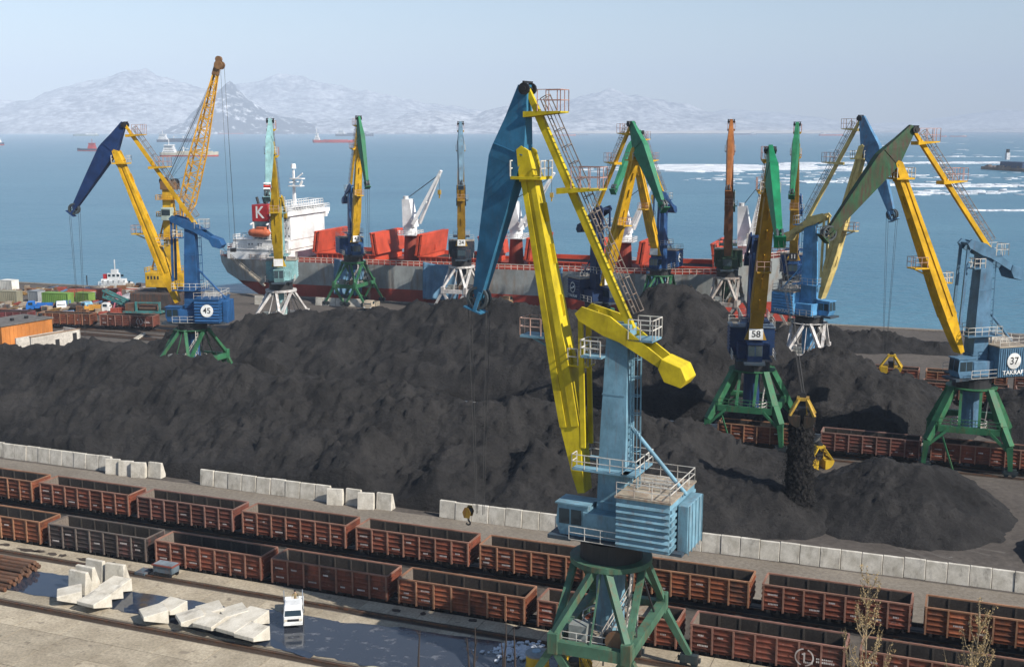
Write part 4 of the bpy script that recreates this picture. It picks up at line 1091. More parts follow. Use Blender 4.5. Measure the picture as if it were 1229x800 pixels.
t = thing('railway_track', None, None); t['kind'] = 'structure'
for s in (-.76, .76):
    MB().beam(g0 - yd * 60 + yn * (.8 + s) + Vector((0, 0, .1)), g1 + yd * 4 + yn * (.8 + s) + Vector((0, 0, .1)), .13, .17).obj('rail', M_RAILS, t)

# ------------------------------------------------------------------ THE BULK CARRIER
M_HULL = paint('hull_grey', (0.32, 0.335, 0.325), .45, .5, 0, (0.22, 0.12, 0.06), .25)
M_BOOT = paint('boot_top_red', (0.40, 0.055, 0.035), .25, .6, 0, (0.16, 0.05, 0.03), .25)
M_HRED = paint('hatch_red', (0.52, 0.07, 0.032), .18, .5, 0, (0.25, 0.06, 0.03), .4)
M_DKRED = paint('deck_red', (0.24, 0.045, 0.03), .35, .7, 0, (0.12, 0.05, 0.03), .4)
M_SHIPW = paint('ship_white', (0.80, 0.80, 0.79), .06, .45, 0, (.5, .35, .25), .3)
M_SHIPG = paint('ship_crane_white', (0.76, 0.77, 0.77), .06, .45, 0, (.4, .3, .22), .4)
ship = thing('bulk_carrier', 'grey and red bulk carrier moored along the quay with a red funnel marked K', 'ship', Q(0, 15.5), QA)
st = [(-87, 9.3, 5.5, 5, 3.5, 7.2), (-84, 9.2, 8.5, 7, 5, 4.6), (-79, 9.1, 10.5, 9.2, 7, 1.6), (-72, 9.0, 11.7, 11, 9, -1.2), (-62, 8.9, 12, 12, 11, -4), (-40, 9.0, 12, 12, 12, -4), (0, 9.2, 12, 12, 12, -4), (40, 9.5, 12, 12, 11.5, -4), (53.5, 10.0, 11.4, 10.0, 8.6, -4), (55, 12.8, 11.2, 9.4, 8.0, -4), (59, 13.1, 10.0, 7.2, 5.6, -4), (64, 13.6, 7.2, 3.8, 2.6, -4), (69, 14.0, 3.0, .9, .5, -4), (71, 14.2, .5, .2, .15, -4)]
up, lo, dk = MB(), MB(), MB()
for (xa, za, ha, ba, ca, ka), (xb, zb, hb, bb, cb, kb) in zip(st[:-1], st[1:]):
    wa, wb = max(2.9, ka), max(2.9, kb); la, lb = max(-3.4, ka - .1), max(-3.4, kb - .1)
    for s in (-1, 1):
        f = [(0, 1, 2, 3)] if s < 0 else [(3, 2, 1, 0)]
        up.add([(xa, s * ba, wa), (xb, s * bb, wb), (xb, s * hb, zb), (xa, s * ha, za)], f)
        lo.add([(xa, s * ca, la), (xb, s * cb, lb), (xb, s * bb, wb), (xa, s * ba, wa)], f)
    lo.add([(xa, -ca, la), (xa, ca, la), (xb, cb, lb), (xb, -cb, lb)], [(0, 1, 2, 3)])
    dk.add([(xa, -ha, za - .02), (xb, -hb, zb - .02), (xb, hb, zb - .02), (xa, ha, za - .02)], [(0, 1, 2, 3)])
xa, za, ha, ba, ca, ka = st[0]
up.add([(xa, -ha, za), (xa, ha, za), (xa, ba, max(2.9, ka)), (xa, -ba, max(2.9, ka))], [(0, 1, 2, 3)])
up.obj('hull', M_HULL, ship); lo.obj('boot_top', M_BOOT, ship); dk.obj('main_deck', M_DKRED, ship)
M_SHRAIL = paint('ship_rail', (.72, .58, .50), .2)
mb = MB()
for s in (-1, 1):
    P_ = [(x, s * (h - .15), z) for x, z, h, *_ in st]
    mb.railing(P_[:9], 1.3, .07, 1.7); mb.railing(P_[9:], 1.3, .07, 2.0)
mb.obj('deck_railing', M_SHRAIL, ship)
mb = MB(); mb.box(-63, 47.5, -10.9, -10.6, 9.3, 10.1); mb.box(-63, 47.5, 10.6, 10.9, 9.3, 10.1); mb.obj('waterway_bar', M_HRED, ship)
# superstructure
ss = MB(); ss.box(-81, -62.5, -11.2, 11.2, 9, 11.9); ss.box(-79.5, -62.2, -10.6, 10.6, 11.9, 14.4)
for k in range(3): ss.box(-67.2 + .1 * k, -62.0, -9.6, 9.6, 14.4 + 2.2 * k, 16.6 + 2.2 * k)
hs = ss.obj('deckhouse', M_SHIPW, ship)
ss = MB(); ss.box(-67.0, -61.4, -11.9, 11.9, 21.0, 22.1); ss.box(-66.8, -61.8, -9.2, 9.2, 22.1, 23.3)
ss.box(-62.6, -61.5, 9.6, 10.6, 19.6, 21.0); ss.box(-62.6, -61.5, 10.6, 11.4, 20.3, 21.0)
br = ss.obj('bridge', M_SHIPW, ship)
mb = MB(); mb.railing([(-66.9, -11.8, 22.1), (-61.5, -11.8, 22.1), (-61.5, 11.8, 22.1), (-66.9, 11.8, 22.1)], 1.1, .06, 1.5, True); mb.railing([(-66.6, -9, 23.3), (-62, -9, 23.3), (-62, 9, 23.3), (-66.6, 9, 23.3)], 1.4, .07, 1.4, True); mb.obj('railing', M_SHIPW, br)
mb = MB()
for k in range(12): mb.box(-61.79, -61.76, -8.6 + k * 1.45, -7.5 + k * 1.45, 22.5, 23.0)
for k in range(3): mb.box(-66.2 + k * 1.3, -67.7 + k * 1.3, -9.24, -9.2, 22.4, 23.0)
mb.obj('bridge_window', M_GLASS, br)
for k in range(4):
    for q in range(5):
        zz = (12.8, 15.2, 17.4, 19.6)[k]; x = -66.6 + q * .95 - (8 if k == 0 else 0)
        y = -10.65 if k == 0 else -9.65
        if q == 2 and k < 2: continue
        MB().box(x, x + .42, y - .02, y, zz, zz + .55).obj('porthole', M_GLASS, hs)
for zz, x0, y in ((11.9, -81, 11.1), (14.4, -79.4, 10.5), (16.6, -68.2, 9.9), (18.8, -68.1, 9.9)):
    mb = MB(); mb.railing([(-62.3, -y, zz), (x0, -y, zz), (x0, y, zz)], 1.15, .06, 1.6); mb.box(x0, -62.4, -y - .35, -y, zz - .12, zz + .02); mb.obj('deck_rail', M_SHIPW, hs)
# aft deck steps, lifeboat, funnel, mast
mb = MB(); n = 10
secs = []
for k, (x, r) in enumerate(((-3.4, .25), (-2.8, .95), (-1.5, 1.25), (1.5, 1.25), (2.8, .95), (3.4, .25))):
    secs.append([(-70.5 + x, -11.6 + r * math.cos(2 * PI * i / n), 16.4 + r * math.sin(2 * PI * i / n) * .95) for i in range(n)])
mb.loft(secs); lb = mb.obj('lifeboat', paint('lifeboat_orange', (.55, .14, .06), .1, .4), ship, True)
MB().box(-71.1, -68.5, -12.3, -10.9, 17.4, 18.0).obj('canopy', paint('lifeboat_orange', (0, 0, 0)), lb)
mb = MB()
for x in (-73, -68): mb.beam((x, -10.4, 14.4), (x, -10.4, 19), .35); mb.beam((x, -10.4, 19), (x, -12, 18.6), .3)
mb.obj('davit', M_SHIPW, lb)
fn = MB().box(-74.4, -69.6, -8.4, -3.0, 14.4, 19.2).obj('funnel', paint('funnel_blue_grey', (.10, .17, .20), .2), ship)
MB().box(-74.46, -69.54, -8.46, -2.94, 19.2, 23.7).obj('funnel_band', paint('funnel_red', (.42, .02, .025), .05, .5), fn)
mb = MB()
for x, y in ((-73.2, -7), (-71.8, -6), (-70.7, -7), (-72, -4.4)): mb.tube((x, y, 23.9), (x - .5, y, 25.7), .38, 10)
mb.obj('exhaust_pipe', M_DARK, fn)
text('letter', 'K', 4.6, M_SHIPW, fn, (-72.1, -8.48, 21.5), (PI / 2, 0, 0), .01, .95)
mst = MB(); mst.beam((-66, 0, 23.2), (-66, 0, 33.0), .8, .8, .4, .4)
mst.box(-67.2, -63.4, -1.2, 1.2, 28.4, 28.7); mst.box(-66.8, -63.0, -.9, .9, 30.4, 30.7); mst.beam((-66, -2.6, 29.6), (-66, 2.6, 29.6), .25); mst.beam((-64, 0, 28.7), (-63.4, 0, 29.9), .5, .5); mst.beam((-65, 0, 30.7), (-63.2, 0, 32), .3)
mm = mst.obj('radar_mast', M_SHIPW, ship)
mb = MB(); mb.tube((-66, 0, 33.3), (-66, 0, 34.6), .75, 12, .6); mb.obj('radome', M_SHIPW, mm)
mb = MB(); mb.tube((-84.6, -4, 9.2), (-84.6, -4, 11.6), .9, 12); mb.tube((-84.6, -4, 11.4), (-82.6, -5.2, 12.4), .6, 10); mb.obj('winch_cover', paint('funnel_red', (0, 0, 0)), ship)
mb = MB(); mb.box(-83.5, -80.5, -6.5, -3, 9.2, 10.8); mb.obj('mooring_winch', M_DARK, ship)
mb = MB(); mb.beam((-86, -3, 9.3), (-88.5, -3.4, 12.2), .16); mb.beam((-85.8, 1, 9.3), (-86.2, 1, 13), .16); mb.obj('flag_staff', M_SHIPW, ship)
# accommodation ladder along the side
mb = MB(); mb.beam((-79, -12.6, 9.3), (-68.6, -13.0, 2.2), .9, .35); mb.railing([(-79, -12.9, 9.4), (-68.6, -13.3, 2.4)], 1.0, .05, 1.2); mb.obj('gangway', paint('gangway_grey', (.38, .34, .28), .4), ship)
# holds: coamings, hatch covers standing on edge, deck cranes between them
for x0, x1 in ((-55, -37.5), (-25, -7), (5, 24.5), (34, 52.5)):
    mb = MB()
    for y in (-8.6, 8.2): mb.box(x0, x1, y, y + .4, 9.2, 11.3)
    for x in (x0, x1 - .4): mb.box(x, x + .4, -8.2, 8.2, 9.2, 11.3)
    n = int((x1 - x0) / 1.5)
    for k in range(n): mb.box(x0 + k * 1.5 + .5, x0 + k * 1.5 + .68, -9.15, -8.6, 9.2, 11.1)
    mb.box(x0 - .2, x1 + .2, -9.2, -8.6, 11.1, 11.35)
    co = mb.obj('hatch_coaming', M_HRED, ship)
    MB().box(x0 + .4, x1 - .4, -8.2, 8.2, 9.2, 10.2).obj('hold_floor', rocky('hold_dark', (.02, .02, .02), (.045, .04, .04)), co)
    for x, lean in ((x0 + .3, 1), (x1 - .3, -1)):
        a = lean * .14
        for q in range(2):                        # two folded leaves standing on edge
            px = x - lean * (1.0 * q)
            mb = MB(); tz = 5.7
            mb.loft([[(px - .3, -9.0, 11.36), (px + .3, -9.0, 11.36), (px + .3, 9.0, 11.36), (px - .3, 9.0, 11.36)], [(px - .3 + a * tz, -9.0, 11.36 + tz), (px + .3 + a * tz, -9.0, 11.36 + tz), (px + .3 + a * tz, 9.0, 11.36 + tz), (px - .3 + a * tz, 9.0, 11.36 + tz)]])
            hc = mb.obj('hatch_cover', M_HRED, ship, bevel=.05)
            for zz in (.06, .5, .94):
                MB().box(px + a * tz * zz - .42, px + a * tz * zz + .29, -9.06, 9.06, 11.36 + tz * zz - .1, 11.36 + tz * zz + .1).obj('stiffener', M_HRED if q else M_DKRED, hc)
            if q == 0: MB().box(px + a * 2 - .55, px + a * 2 + .55, .2, .7, 12.4, 13.6).obj('lifting_lug', M_HRED, hc)
for x, jd in ((-31, (7.5, -1.0, 13.2)), (-1, (8.5, -1.0, 13)), (28, (6, -2.0, 13)), (58, (3.2, -1.5, 13.6))):
    zc = 11 if x > 50 else 9.2
    ped = MB().tube((x, 0, zc), (x, 0, 16.2), 2.0, 20, 1.6).obj('crane_pedestal', M_DKRED if x < 50 else M_SHIPG, ship)
    cr = MB(); cr.tube((x, 0, 16.2), (x, 0, 18.2), 1.75, 20)
    cr.loft([[(x - 1.6, -1.6, 18.2), (x + 1.8, -1.6, 18.2), (x + 1.8, 1.6, 18.2), (x - 1.6, 1.6, 18.2)], [(x - 1.8, -1.5, 25.6), (x + .3, -1.5, 25.6), (x + .3, 1.5, 25.6), (x - 1.8, 1.5, 25.6)]])
    cr.tube((x - .9, -.8, 25.6), (x - .9, -.8, 26.4), .7, 12); cr.box(x + 1.2, x + 3.0, -2.4, -1.4, 20.2, 20.4)
    cr = cr.obj('deck_crane', M_SHIPG, ship)
    tp_ = Vector((x + 1.4, 0, 19)) + Vector(jd)
    for s in (-1, 1):
        mb = MB(); mb.beam((x + 1.6, s * 2.3, 19.0), tp_ + Vector((0, s * .35, 0)), .8, .8, .55, .55); mb.obj('boom', M_SHIPG, cr)
    mb = MB(); mb.beam(tp_ - Vector(jd) * .06, tp_ + Vector(jd) * .08, 1.0, .5); mb.beam(Vector((x + 1.5, -1, 19)) + Vector(jd) * .45, Vector((x + 1.5, 1, 19)) + Vector(jd) * .45, .35); mb.obj('boom_head', M_SHIPG, cr)
    mb = MB()
    for s in (-.6, 0, .6): mb.tube((x - .5, s, 26), tp_ + Vector((0, s * .5, 0)), .04, 5)
    mb.tube(tp_, tp_ - Vector((0, 0, 4)), .06, 5); mb.obj('luffing_rope', M_ROPE, cr)
    mb = MB(); mb.box(tp_.x - .4, tp_.x + .4, tp_.y - .3, tp_.y + .3, tp_.z - 5.2, tp_.z - 4); mb.beam(tp_ - Vector((0, 0, 5.2)), tp_ - Vector((0, 0, 6.2)), .3); mb.obj('hook', cp('grab_yellow', (0, 0, 0)), cr)
    mb = MB(); mb.box(x - 2.6, x + 2.6, -2.6, 2.6, 16.0, 16.2); mb.railing([(x - 2.6, -2.6, 16.2), (x + 2.6, -2.6, 16.2), (x + 2.6, 2.6, 16.2), (x - 2.6, 2.6, 16.2)], 1.0, .06, 1.3, True); mb.obj('crane_platform', M_SHIPG, cr)
mb = MB(); mb.tube((62.6, 0, 13), (62.6, 0, 22), .35, 8, .2); mb.box(62, 63.2, -1, 1, 19, 19.2); mb.obj('fore_mast', M_SHIPW, ship)
for x in (62, 66): MB().box(x, x + 2, -2.5, 2.5, 13.6, 15).obj('windlass', M_DKRED, ship)
# tarpaulins hung from the rail against spilt coal: things of their own
M_TARP = paint('tarp_blue', (0.12, 0.24, 0.36), .12, .7, 0, (.25, .3, .35), .5)
def tarp(xa, xb, label):
    n, k_ = 36, 16; vs = []; fs = []
    for j in range(k_ + 1):
        f = j / k_
        for i in range(n + 1):
            g = i / n; x = xa + (xb - xa) * g * (1 - .12 * f) + .5 * f
            fold = .28 * math.sin(g * 31 + 3 * f + 2 * math.sin(g * 5)) * (.3 + f) * .9
            vs.append((x, -12.75 - fold - 1.5 * f, 10.4 - 9.4 * f - .5 * math.sin(g * PI) * (1 - f)))
    for j in range(k_):
        for i in range(n): fs.append((j * (n + 1) + i, j * (n + 1) + i + 1, (j + 1) * (n + 1) + i + 1, (j + 1) * (n + 1) + i))
    mb = MB(); mb.add(vs, fs); o = mb.obj('tarpaulin', M_TARP, None, True); o.location = Q(0, 15.5); o.rotation_euler = (0, 0, QA)
    md = o.modifiers.new('Solid', 'SOLIDIFY'); md.thickness = .05
    tag(o, label, 'tarpaulin', 'blue tarpaulins on the ship side')
tarp(-22, -11, 'creased blue tarpaulin hung over the ship side behind white crane legs')
tarp(10.5, 15.5, 'narrow blue tarpaulin on the ship side beside the tall yellow jib')
tarp(-47.5, -38.5, 'shaded blue tarpaulin on the ship side behind green crane legs')
tarp(36.5, 41.5, 'blue tarpaulin on the ship side between green crane legs and the tallest heap')

# ------------------------------------------------------------------ SHIPS AT ANCHOR
def far_ship(label, x0, x1, yw, hull, boot=None, house=(0, .18), hcol=(.78, .78, .78), hh=.14, cranes=(), cargo=None, name='cargo_ship', free=.05):
    a, b = G(x0, yw, SEA_Z), G(x1, yw, SEA_Z); L = (b - a).length
    t = thing(name, label, 'ship', a.lerp(b, .5), math.atan2(b.y - a.y, b.x - a.x), 'ships out in the bay')
    f = L * free; bw = L * .075
    key = str(label)
    mh = paint('hull ' + key, hull, .2, .5, 0, scale=.05); mb_ = paint('boot ' + key, boot or hull, .2, .5, 0, scale=.05)
    x = lambda q: (q - .5) * L
    def rings(z0, z1, e0, e1):
        q = [(0, .7), (.04, .95), (.12, 1), (.85, 1), (.95, .6), (1.0, .05)]
        return [[(x(p), -bw * k * e0, z0), (x(p), bw * k * e0, z0), (x(p + (.01 if p > .9 else -.01 if p < .1 else 0)), bw * k * e1, z1 * (1.25 if p > .9 else 1.1 if p < .1 else 1)), (x(p + (.01 if p > .9 else -.01 if p < .1 else 0)), -bw * k * e1, z1 * (1.25 if p > .9 else 1.1 if p < .1 else 1))] for p, k in q]
    MB().loft(rings(f * .4, f * 1.2, 1, 1.03)).obj('hull', mh, t)
    MB().loft(rings(-.5, f * .4, .97, 1)).obj('boot_top', mb_, t)
    wm = paint('house ' + key, hcol, .08, .5, 0, scale=.05)
    h0, h1 = house
    mb = MB()
    for k in range(4): mb.box(x(h0 + .015 + .012 * k), x(h1 - .012 * k), -bw * (.9 - .08 * k), bw * (.9 - .08 * k), f * 1.15 + hh * L * .22 * k, f * 1.15 + hh * L * .22 * (k + 1))
    d = mb.obj('deckhouse', wm, t)
    mb = MB(); mb.box(x(h0 + .05), x(h1 - .03), -bw * 1.02, bw * 1.02, f * 1.15 + hh * L * .88, f * 1.15 + hh * L * 1.0); mb.beam((x((h0 + h1) / 2), 0, f * 1.1 + hh * L), (x((h0 + h1) / 2), 0, f * 1.1 + hh * L * 1.7), L * .012); mb.obj('mast', wm, d)
    mb = MB()
    for k in range(3):
        z = f * 1.15 + hh * L * .22 * (k + .45); mb.box(x(h0 + .03 + .012 * k), x(h1 - .02 - .012 * k), -bw * (.9 - .08 * k) - .1, -bw * (.9 - .08 * k), z, z + hh * L * .06)
    mb.obj('window_band', M_GLASS, d)
    for c_ in cranes:
        mb = MB(); mb.beam((x(c_), 0, f), (x(c_), 0, f + L * .11), L * .018); mb.beam((x(c_), 0, f + L * .09), (x(c_ + .09), 0, f + L * .075), L * .009); mb.beam((x(c_), 0, f + L * .1), (x(c_ - .05), 0, f + L * .07), L * .007); mb.obj('derrick', wm, t)
    if cargo:
        mb = MB()
        for p, q, z in cargo: mb.box(x(p), x(q), -bw * .7, bw * .7, f * 1.15, f * 1.15 + z * L)
        mb.obj('hatch', mh, t)
    return t
RED, NAVY, GRN = (.38, .05, .035), (.03, .045, .08), (.16, .22, .20)
far_ship('dark hulled vessel with red waterline cut by the edge of the view', -42, 5, 174.5, NAVY, RED, (.8, .92), cargo=[(.1, .7, .02)])
far_ship('low grey green freighter with white stern house near the far beach', 118, 88, 163.4, GRN, None, (.02, .5), hh=.07, cargo=[(.5, .9, .03)])
far_ship('small dark tug with bright red deckhouse', 127, 93, 181.3, NAVY, RED, (.32, .62), (.55, .05, .04), .2, name='tug_boat', free=.07)
far_ship('dark blue cargo ship with white stern house and two derricks', 189, 236, 170.5, NAVY, NAVY, (.02, .26), cranes=(.42, .66), cargo=[(.3, .6, .03), (.62, .9, .03)])
far_ship('cream hulled cargo ship with red boot topping and white derricks', 193, 262, 187.8, (.50, .46, .36), RED, (.03, .27), cranes=(.40, .62, .78), cargo=[(.3, .55, .03), (.6, .9, .03)], free=.055)
far_ship('thin red barge low on the water before the dark mountain', 262, 292, 160.9, RED, RED, (.02, .1), hh=.05, free=.03)
far_ship('long red tanker with a white stern tower', 376, 428, 171.3, (.48, .07, .06), RED, (.02, .15), hh=.16, cargo=[(.25, .8, .012)])
far_ship('dark ship with white stern house below the hazy hills', 403, 448, 163.6, NAVY, NAVY, (.03, .24), hh=.1, cranes=(.45,), cargo=[(.3, .8, .03)])
far_ship('pale pink freighter on the horizon beside the caged yellow tie', 662, 691, 163.2, (.45, .20, .17), None, (.02, .2), hh=.1)
far_ship('faint slate blue freighter on the horizon right after the pink one', 692, 706, 162.4, (.12, .17, .26), None, (.05, .3), hh=.1)
far_ship('faint blue grey ship between the brown jib and the slim green one', 880, 908, 162.3, (.12, .17, .26), None, (.75, .95), hh=.06)
far_ship('faint red freighter between the slim green jib and the cream tie', 983, 1012, 163.0, (.42, .11, .10), None, (.03, .25), hh=.08)
far_ship('dim red ship on the horizon above the yellow tie of crane 37', 1117, 1136, 164.3, (.35, .13, .12), None, (.05, .3), hh=.05)
far_ship('dim low ship farthest east on the horizon', 1140, 1160, 164.3, (.33, .14, .13), None, (.7, .95), hh=.05)
# pier head at the right edge
pa = G(1181, 203, SEA_Z); pb = G(1260, 208, SEA_Z)
pr = thing('pier', 'distant rust brown pier head with a dark blue shed and small white cabin', 'pier', pa, math.atan2(pb.y - pa.y, pb.x - pa.x))
MB().box(0, 110, -4, 30, -1, 3.4).obj('pier_deck', rocky('pier_rust', (.16, .10, .07), (.26, .19, .14), .3), pr)
mb = MB(); rr = random.Random(4)
for k in range(40): x = rr.uniform(1, 100); h = rr.uniform(.6, 2.4); mb.box(x, x + rr.uniform(1, 4), rr.uniform(-3, 0), rr.uniform(1, 8), 3.4, 3.4 + h)
mb.obj('clutter', rocky('pier_clutter', (.10, .09, .09), (.34, .24, .18), .3), pr)
MB().box(34, 80, 0, 18, 3.4, 10).obj('shed', paint('shed_navy', (.03, .06, .13), .2), pr)
mb = MB()
for k in range(9): mb.box(34.5 + k * 5, 37 + k * 5, -.15, 0, 4, 9.5)
mb.obj('shed_panel', paint('shed_navy', (0, 0, 0)), pr)
tw = MB().box(38, 42, 3, 7, 12, 20).obj('tower', paint('tower_white', (.6, .62, .64), .2), pr)
MB().box(38.6, 41.4, 3.6, 6.4, 20, 24).obj('dark_band', M_DARK, tw)

# ------------------------------------------------------------------ SCRAP YARD AND SHEDS IN THE WEST
def oriented(name, label, cat, pa, pb, group=None, z=0.0):
    """thing whose local x axis runs from ground point a to b, local y away from the camera"""
    t = thing(name, label, cat, (pa.x, pa.y, z), math.atan2(pb.y - pa.y, pb.x - pa.x), group)
    return t, (Vector((pb.x, pb.y, 0)) - Vector((pa.x, pa.y, 0))).length
a, b = G(3, 419), G(64, 407.5)
t, L = oriented('warehouse', 'orange clad warehouse with a flat grey roof', 'warehouse', a, b)
M_ORW = paint('orange_wall', (.58, .22, .055), .12, .7, 0, scale=.3)
MB().box(0, L, 0, 9, 0, 4.6).obj('wall', M_ORW, t)
rf = MB().box(-.25, L + .25, -.25, 9.25, 4.6, 4.85).obj('roof', rocky('roof_felt', (.09, .085, .08), (.16, .15, .14), 1.0), t)
for k in range(13): MB().box(k * L / 13, k * L / 13 + .07, -.05, 0, .1, 4.55).obj('wall_seam', M_ORW, t)
for k in range(4): MB().box(1.5 + k * 3.5, 2.1 + k * 3.5, 3, 3.6, 4.85, 5.4).obj('roof_vent', M_DARK, rf)
a, b = G(38, 422), G(97, 411)
t, L = oriented('outbuilding', 'roofless whitewashed outbuilding beside the orange warehouse', 'outbuilding', a, b)
M_WW = rocky('whitewash', (.34, .31, .27), (.52, .49, .44), 1.2, .9, .3, .03)
MB().box(0, L, 0, .35, 0, 2.9).obj('wall', M_WW, t); MB().box(L - .35, L, .35, 5, 0, 2.9).obj('wall', M_WW, t); MB().box(0, L - .35, 4.7, 5, 0, 2.3).obj('wall', M_WW, t)
MB().box(L - 1.9, L - .9, -.03, 0, 0, 2.3).obj('doorway', M_DARK, t); MB().box(L - 6.2, L - 5.2, -.03, 0, .2, 1.6).obj('doorway', M_DARK, t)
MB().box(-.1, L + .1, -.1, .45, 2.9, 3.05).obj('coping', paint('coping_rust', (.33, .22, .14), .4), t)
def container(pa, pb, h, col, label, depth=2.5, patch=None):
    a, b = G(*pa), G(*pb)
    t, L = oriented('shipping_container', label, 'container', a, b, 'containers in the scrap yard')
    m = paint('container ' + label, col, .25, .6, 0, scale=.3)
    MB().box(0, L, 0, depth, .1, h).obj('box', m, t)
    n = int(L / .55)
    mb = MB()
    for k in range(n): mb.box(k * .55 + .12, k * .55 + .38, -.06, 0, .25, h - .15)
    mb.obj('corrugation', m, t)
    MB().box(-.05, L + .05, -.07, depth + .05, h, h + .12).obj('roof_rail', m, t)
    for x in (0, L - .18): MB().box(x, x + .18, -.09, 0, .1, h).obj('corner_post', m, t)
    if patch: MB().box(L * patch[0], L * patch[1], -.1, -.06, h * .3, h * .85).obj('white_patch', M_WHITE, t)
container((51, 366), (82, 367.5), 3.1, (.16, .30, .06), 'long bright green container with rust at its feet')
container((82, 362), (142, 361), 3.0, (.36, .10, .06), 'long brick red container with a white patch', patch=(.42, .56))
container((91, 363.5), (107, 364.5), 2.6, (.17, .28, .06), 'short green container standing before the red one')
container((-14, 363), (21, 364), 3.0, (.30, .28, .20), 'faded beige container at the western edge of the yard')
container((34, 362), (46, 363), 2.8, (.27, .29, .31), 'small grey container between the beige and the green ones')
container((1, 352), (15, 353), 3.6, (.62, .61, .56), 'tall white box cabin near the water')
def lorry(px, py, rz, cabc, bedc, label, L=6.0, s=1.0):
    t = thing('parked_truck', label, 'truck', G(px, py), rz, 'trucks in the scrap yard')
    cm, bm = paint('truckcab ' + label, cabc, .1, .4), paint('truckbed ' + label, bedc, .25, .5)
    MB().loft([[(L / 2 - 1.9, -1.15, .7), (L / 2, -1.15, .7), (L / 2, 1.15, .7), (L / 2 - 1.9, 1.15, .7)], [(L / 2 - 1.9, -1.15, 1.7), (L / 2, -1.15, 1.7), (L / 2, 1.15, 1.7), (L / 2 - 1.9, 1.15, 1.7)], [(L / 2 - 1.8, -1.05, 2.6), (L / 2 - .4, -1.05, 2.6), (L / 2 - .4, 1.05, 2.6), (L / 2 - 1.8, 1.05, 2.6)]]).obj('cab', cm, t, bevel=.06)
    MB().add([(L / 2 - .02, -.95, 1.75), (L / 2 - .02, .95, 1.75), (L / 2 - .36, .9, 2.5), (L / 2 - .36, -.9, 2.5)], [(0, 1, 2, 3)]).obj('windscreen', M_GLASS, t)
    for y in (-1.16, 1.14): MB().box(L / 2 - 1.6, L / 2 - .6, y, y + .02, 1.75, 2.4).obj('side_window', M_GLASS, t)
    MB().box(-L / 2, L / 2 - 2.1, -1.2, 1.2, .95, 1.15).obj('bed', bm, t)
    mb = MB()
    for y in (-1.2, 1.12): mb.box(-L / 2, L / 2 - 2.1, y, y + .08, 1.15, 2.0)
    mb.box(-L / 2, -L / 2 + .08, -1.12, 1.12, 1.15, 2.0); mb.obj('bed_side', bm, t)
    MB().box(-L / 2 + .2, L / 2 - .2, -.5, .5, .55, .95).obj('chassis', M_DARK, t)
    for x in (L / 2 - .95, -L / 2 + 1.2):
        for y in (-1.15, .85): MB().tube((x, y, .48), (x, y + .3, .48), .48, 14).obj('wheel', M_DARK, t)
    for y in (-.85, .85): MB().box(L / 2, L / 2 + .04, y - .2, y + .2, .85, 1.1).obj('headlight', M_WHITE, t)
    return t
lorry(48, 373.5, PI + .2, (.02, .14, .45), (.02, .14, .45), 'blue truck with its blue body turned towards the purple wagon')
lorry(74, 372.5, -1.2, (.75, .76, .76), (.04, .2, .5), 'truck with white cab over a blue front in the yard')
lorry(98, 374, -.5, (.24, .45, .58), (.16, .13, .11), 'pale blue cabbed truck with a dark body behind the brown wagon')
lorry(118, 376, .1, (.7, .7, .68), (.6, .3, .05), 'low orange trailer truck with white end beside the teal scrap')
M_TEAL = paint('teal_steel', (.05, .20, .20), .55, .6)
t = thing('crane_boom_section', 'teal crane boom section lying on its side in the scrap yard', 'crane boom', G(126, 372), -.15)
for y in (-.8, .8):
    for z0, z1 in ((.6, .3), (3.0, 1.0)): MB().beam((0, y, z1 + 4.0 if z0 > 1 else 3.4), (9.5, y, z0 * .3), .4).obj('chord', M_TEAL, t)
mb = MB()
for k in range(7):
    x = k * 1.4; mb.beam((x, -.8, 3.4 - x * .3), (x + 1.0, .8, 3.3 - x * .3), .22); mb.beam((x, -.8, 3.4 - x * .3), (x + .7, -.8, 4.8 - x * .4), .22)
mb.obj('lacing', M_TEAL, t)
t = thing('machine_frame', 'teal steel machine frame next to the dark red wagon end', 'machinery', G(177, 377), -.1)
MB().box(-5.5, 4, -1.5, 1.5, .45, .9).obj('base_beam', M_TEAL, t)
for x in (-2.5, 3.4): MB().box(x, x + .45, -1.3, -.85, .9, 3.2).obj('post', M_TEAL, t)
MB().box(-2.05, 3.4, -1.25, -.9, 2.8, 3.15).obj('top_beam', M_TEAL, t)
MB().box(-5, -2.8, -1.2, 1.2, .9, 2.7).obj('engine_box', paint('engine_rust', (.13, .08, .06), .6), t)
MB().tube((-1.8, 0, 1.6), (2.6, 0, 1.6), .7, 12).obj('drum', paint('engine_rust', (0, 0, 0)), t)
t = thing('trestle', 'pink painted steel trestle shaped like a letter A', 'trestle', G(143.5, 369), 0)
M_PINK = paint('pink_paint', (.62, .2, .26), .15)
for y in (-.6, .6):
    for s in (-1, 1): MB().beam((s * 1.25, y, 0), (s * .2, y, 3.7), .28).obj('leg', M_PINK, t)
    MB().beam((-.8, y, 1.3), (.8, y, 1.3), .22).obj('rung', M_PINK, t)
MB().box(-.3, .3, -.6, .6, 3.6, 3.9).obj('top_plate', M_PINK, t)
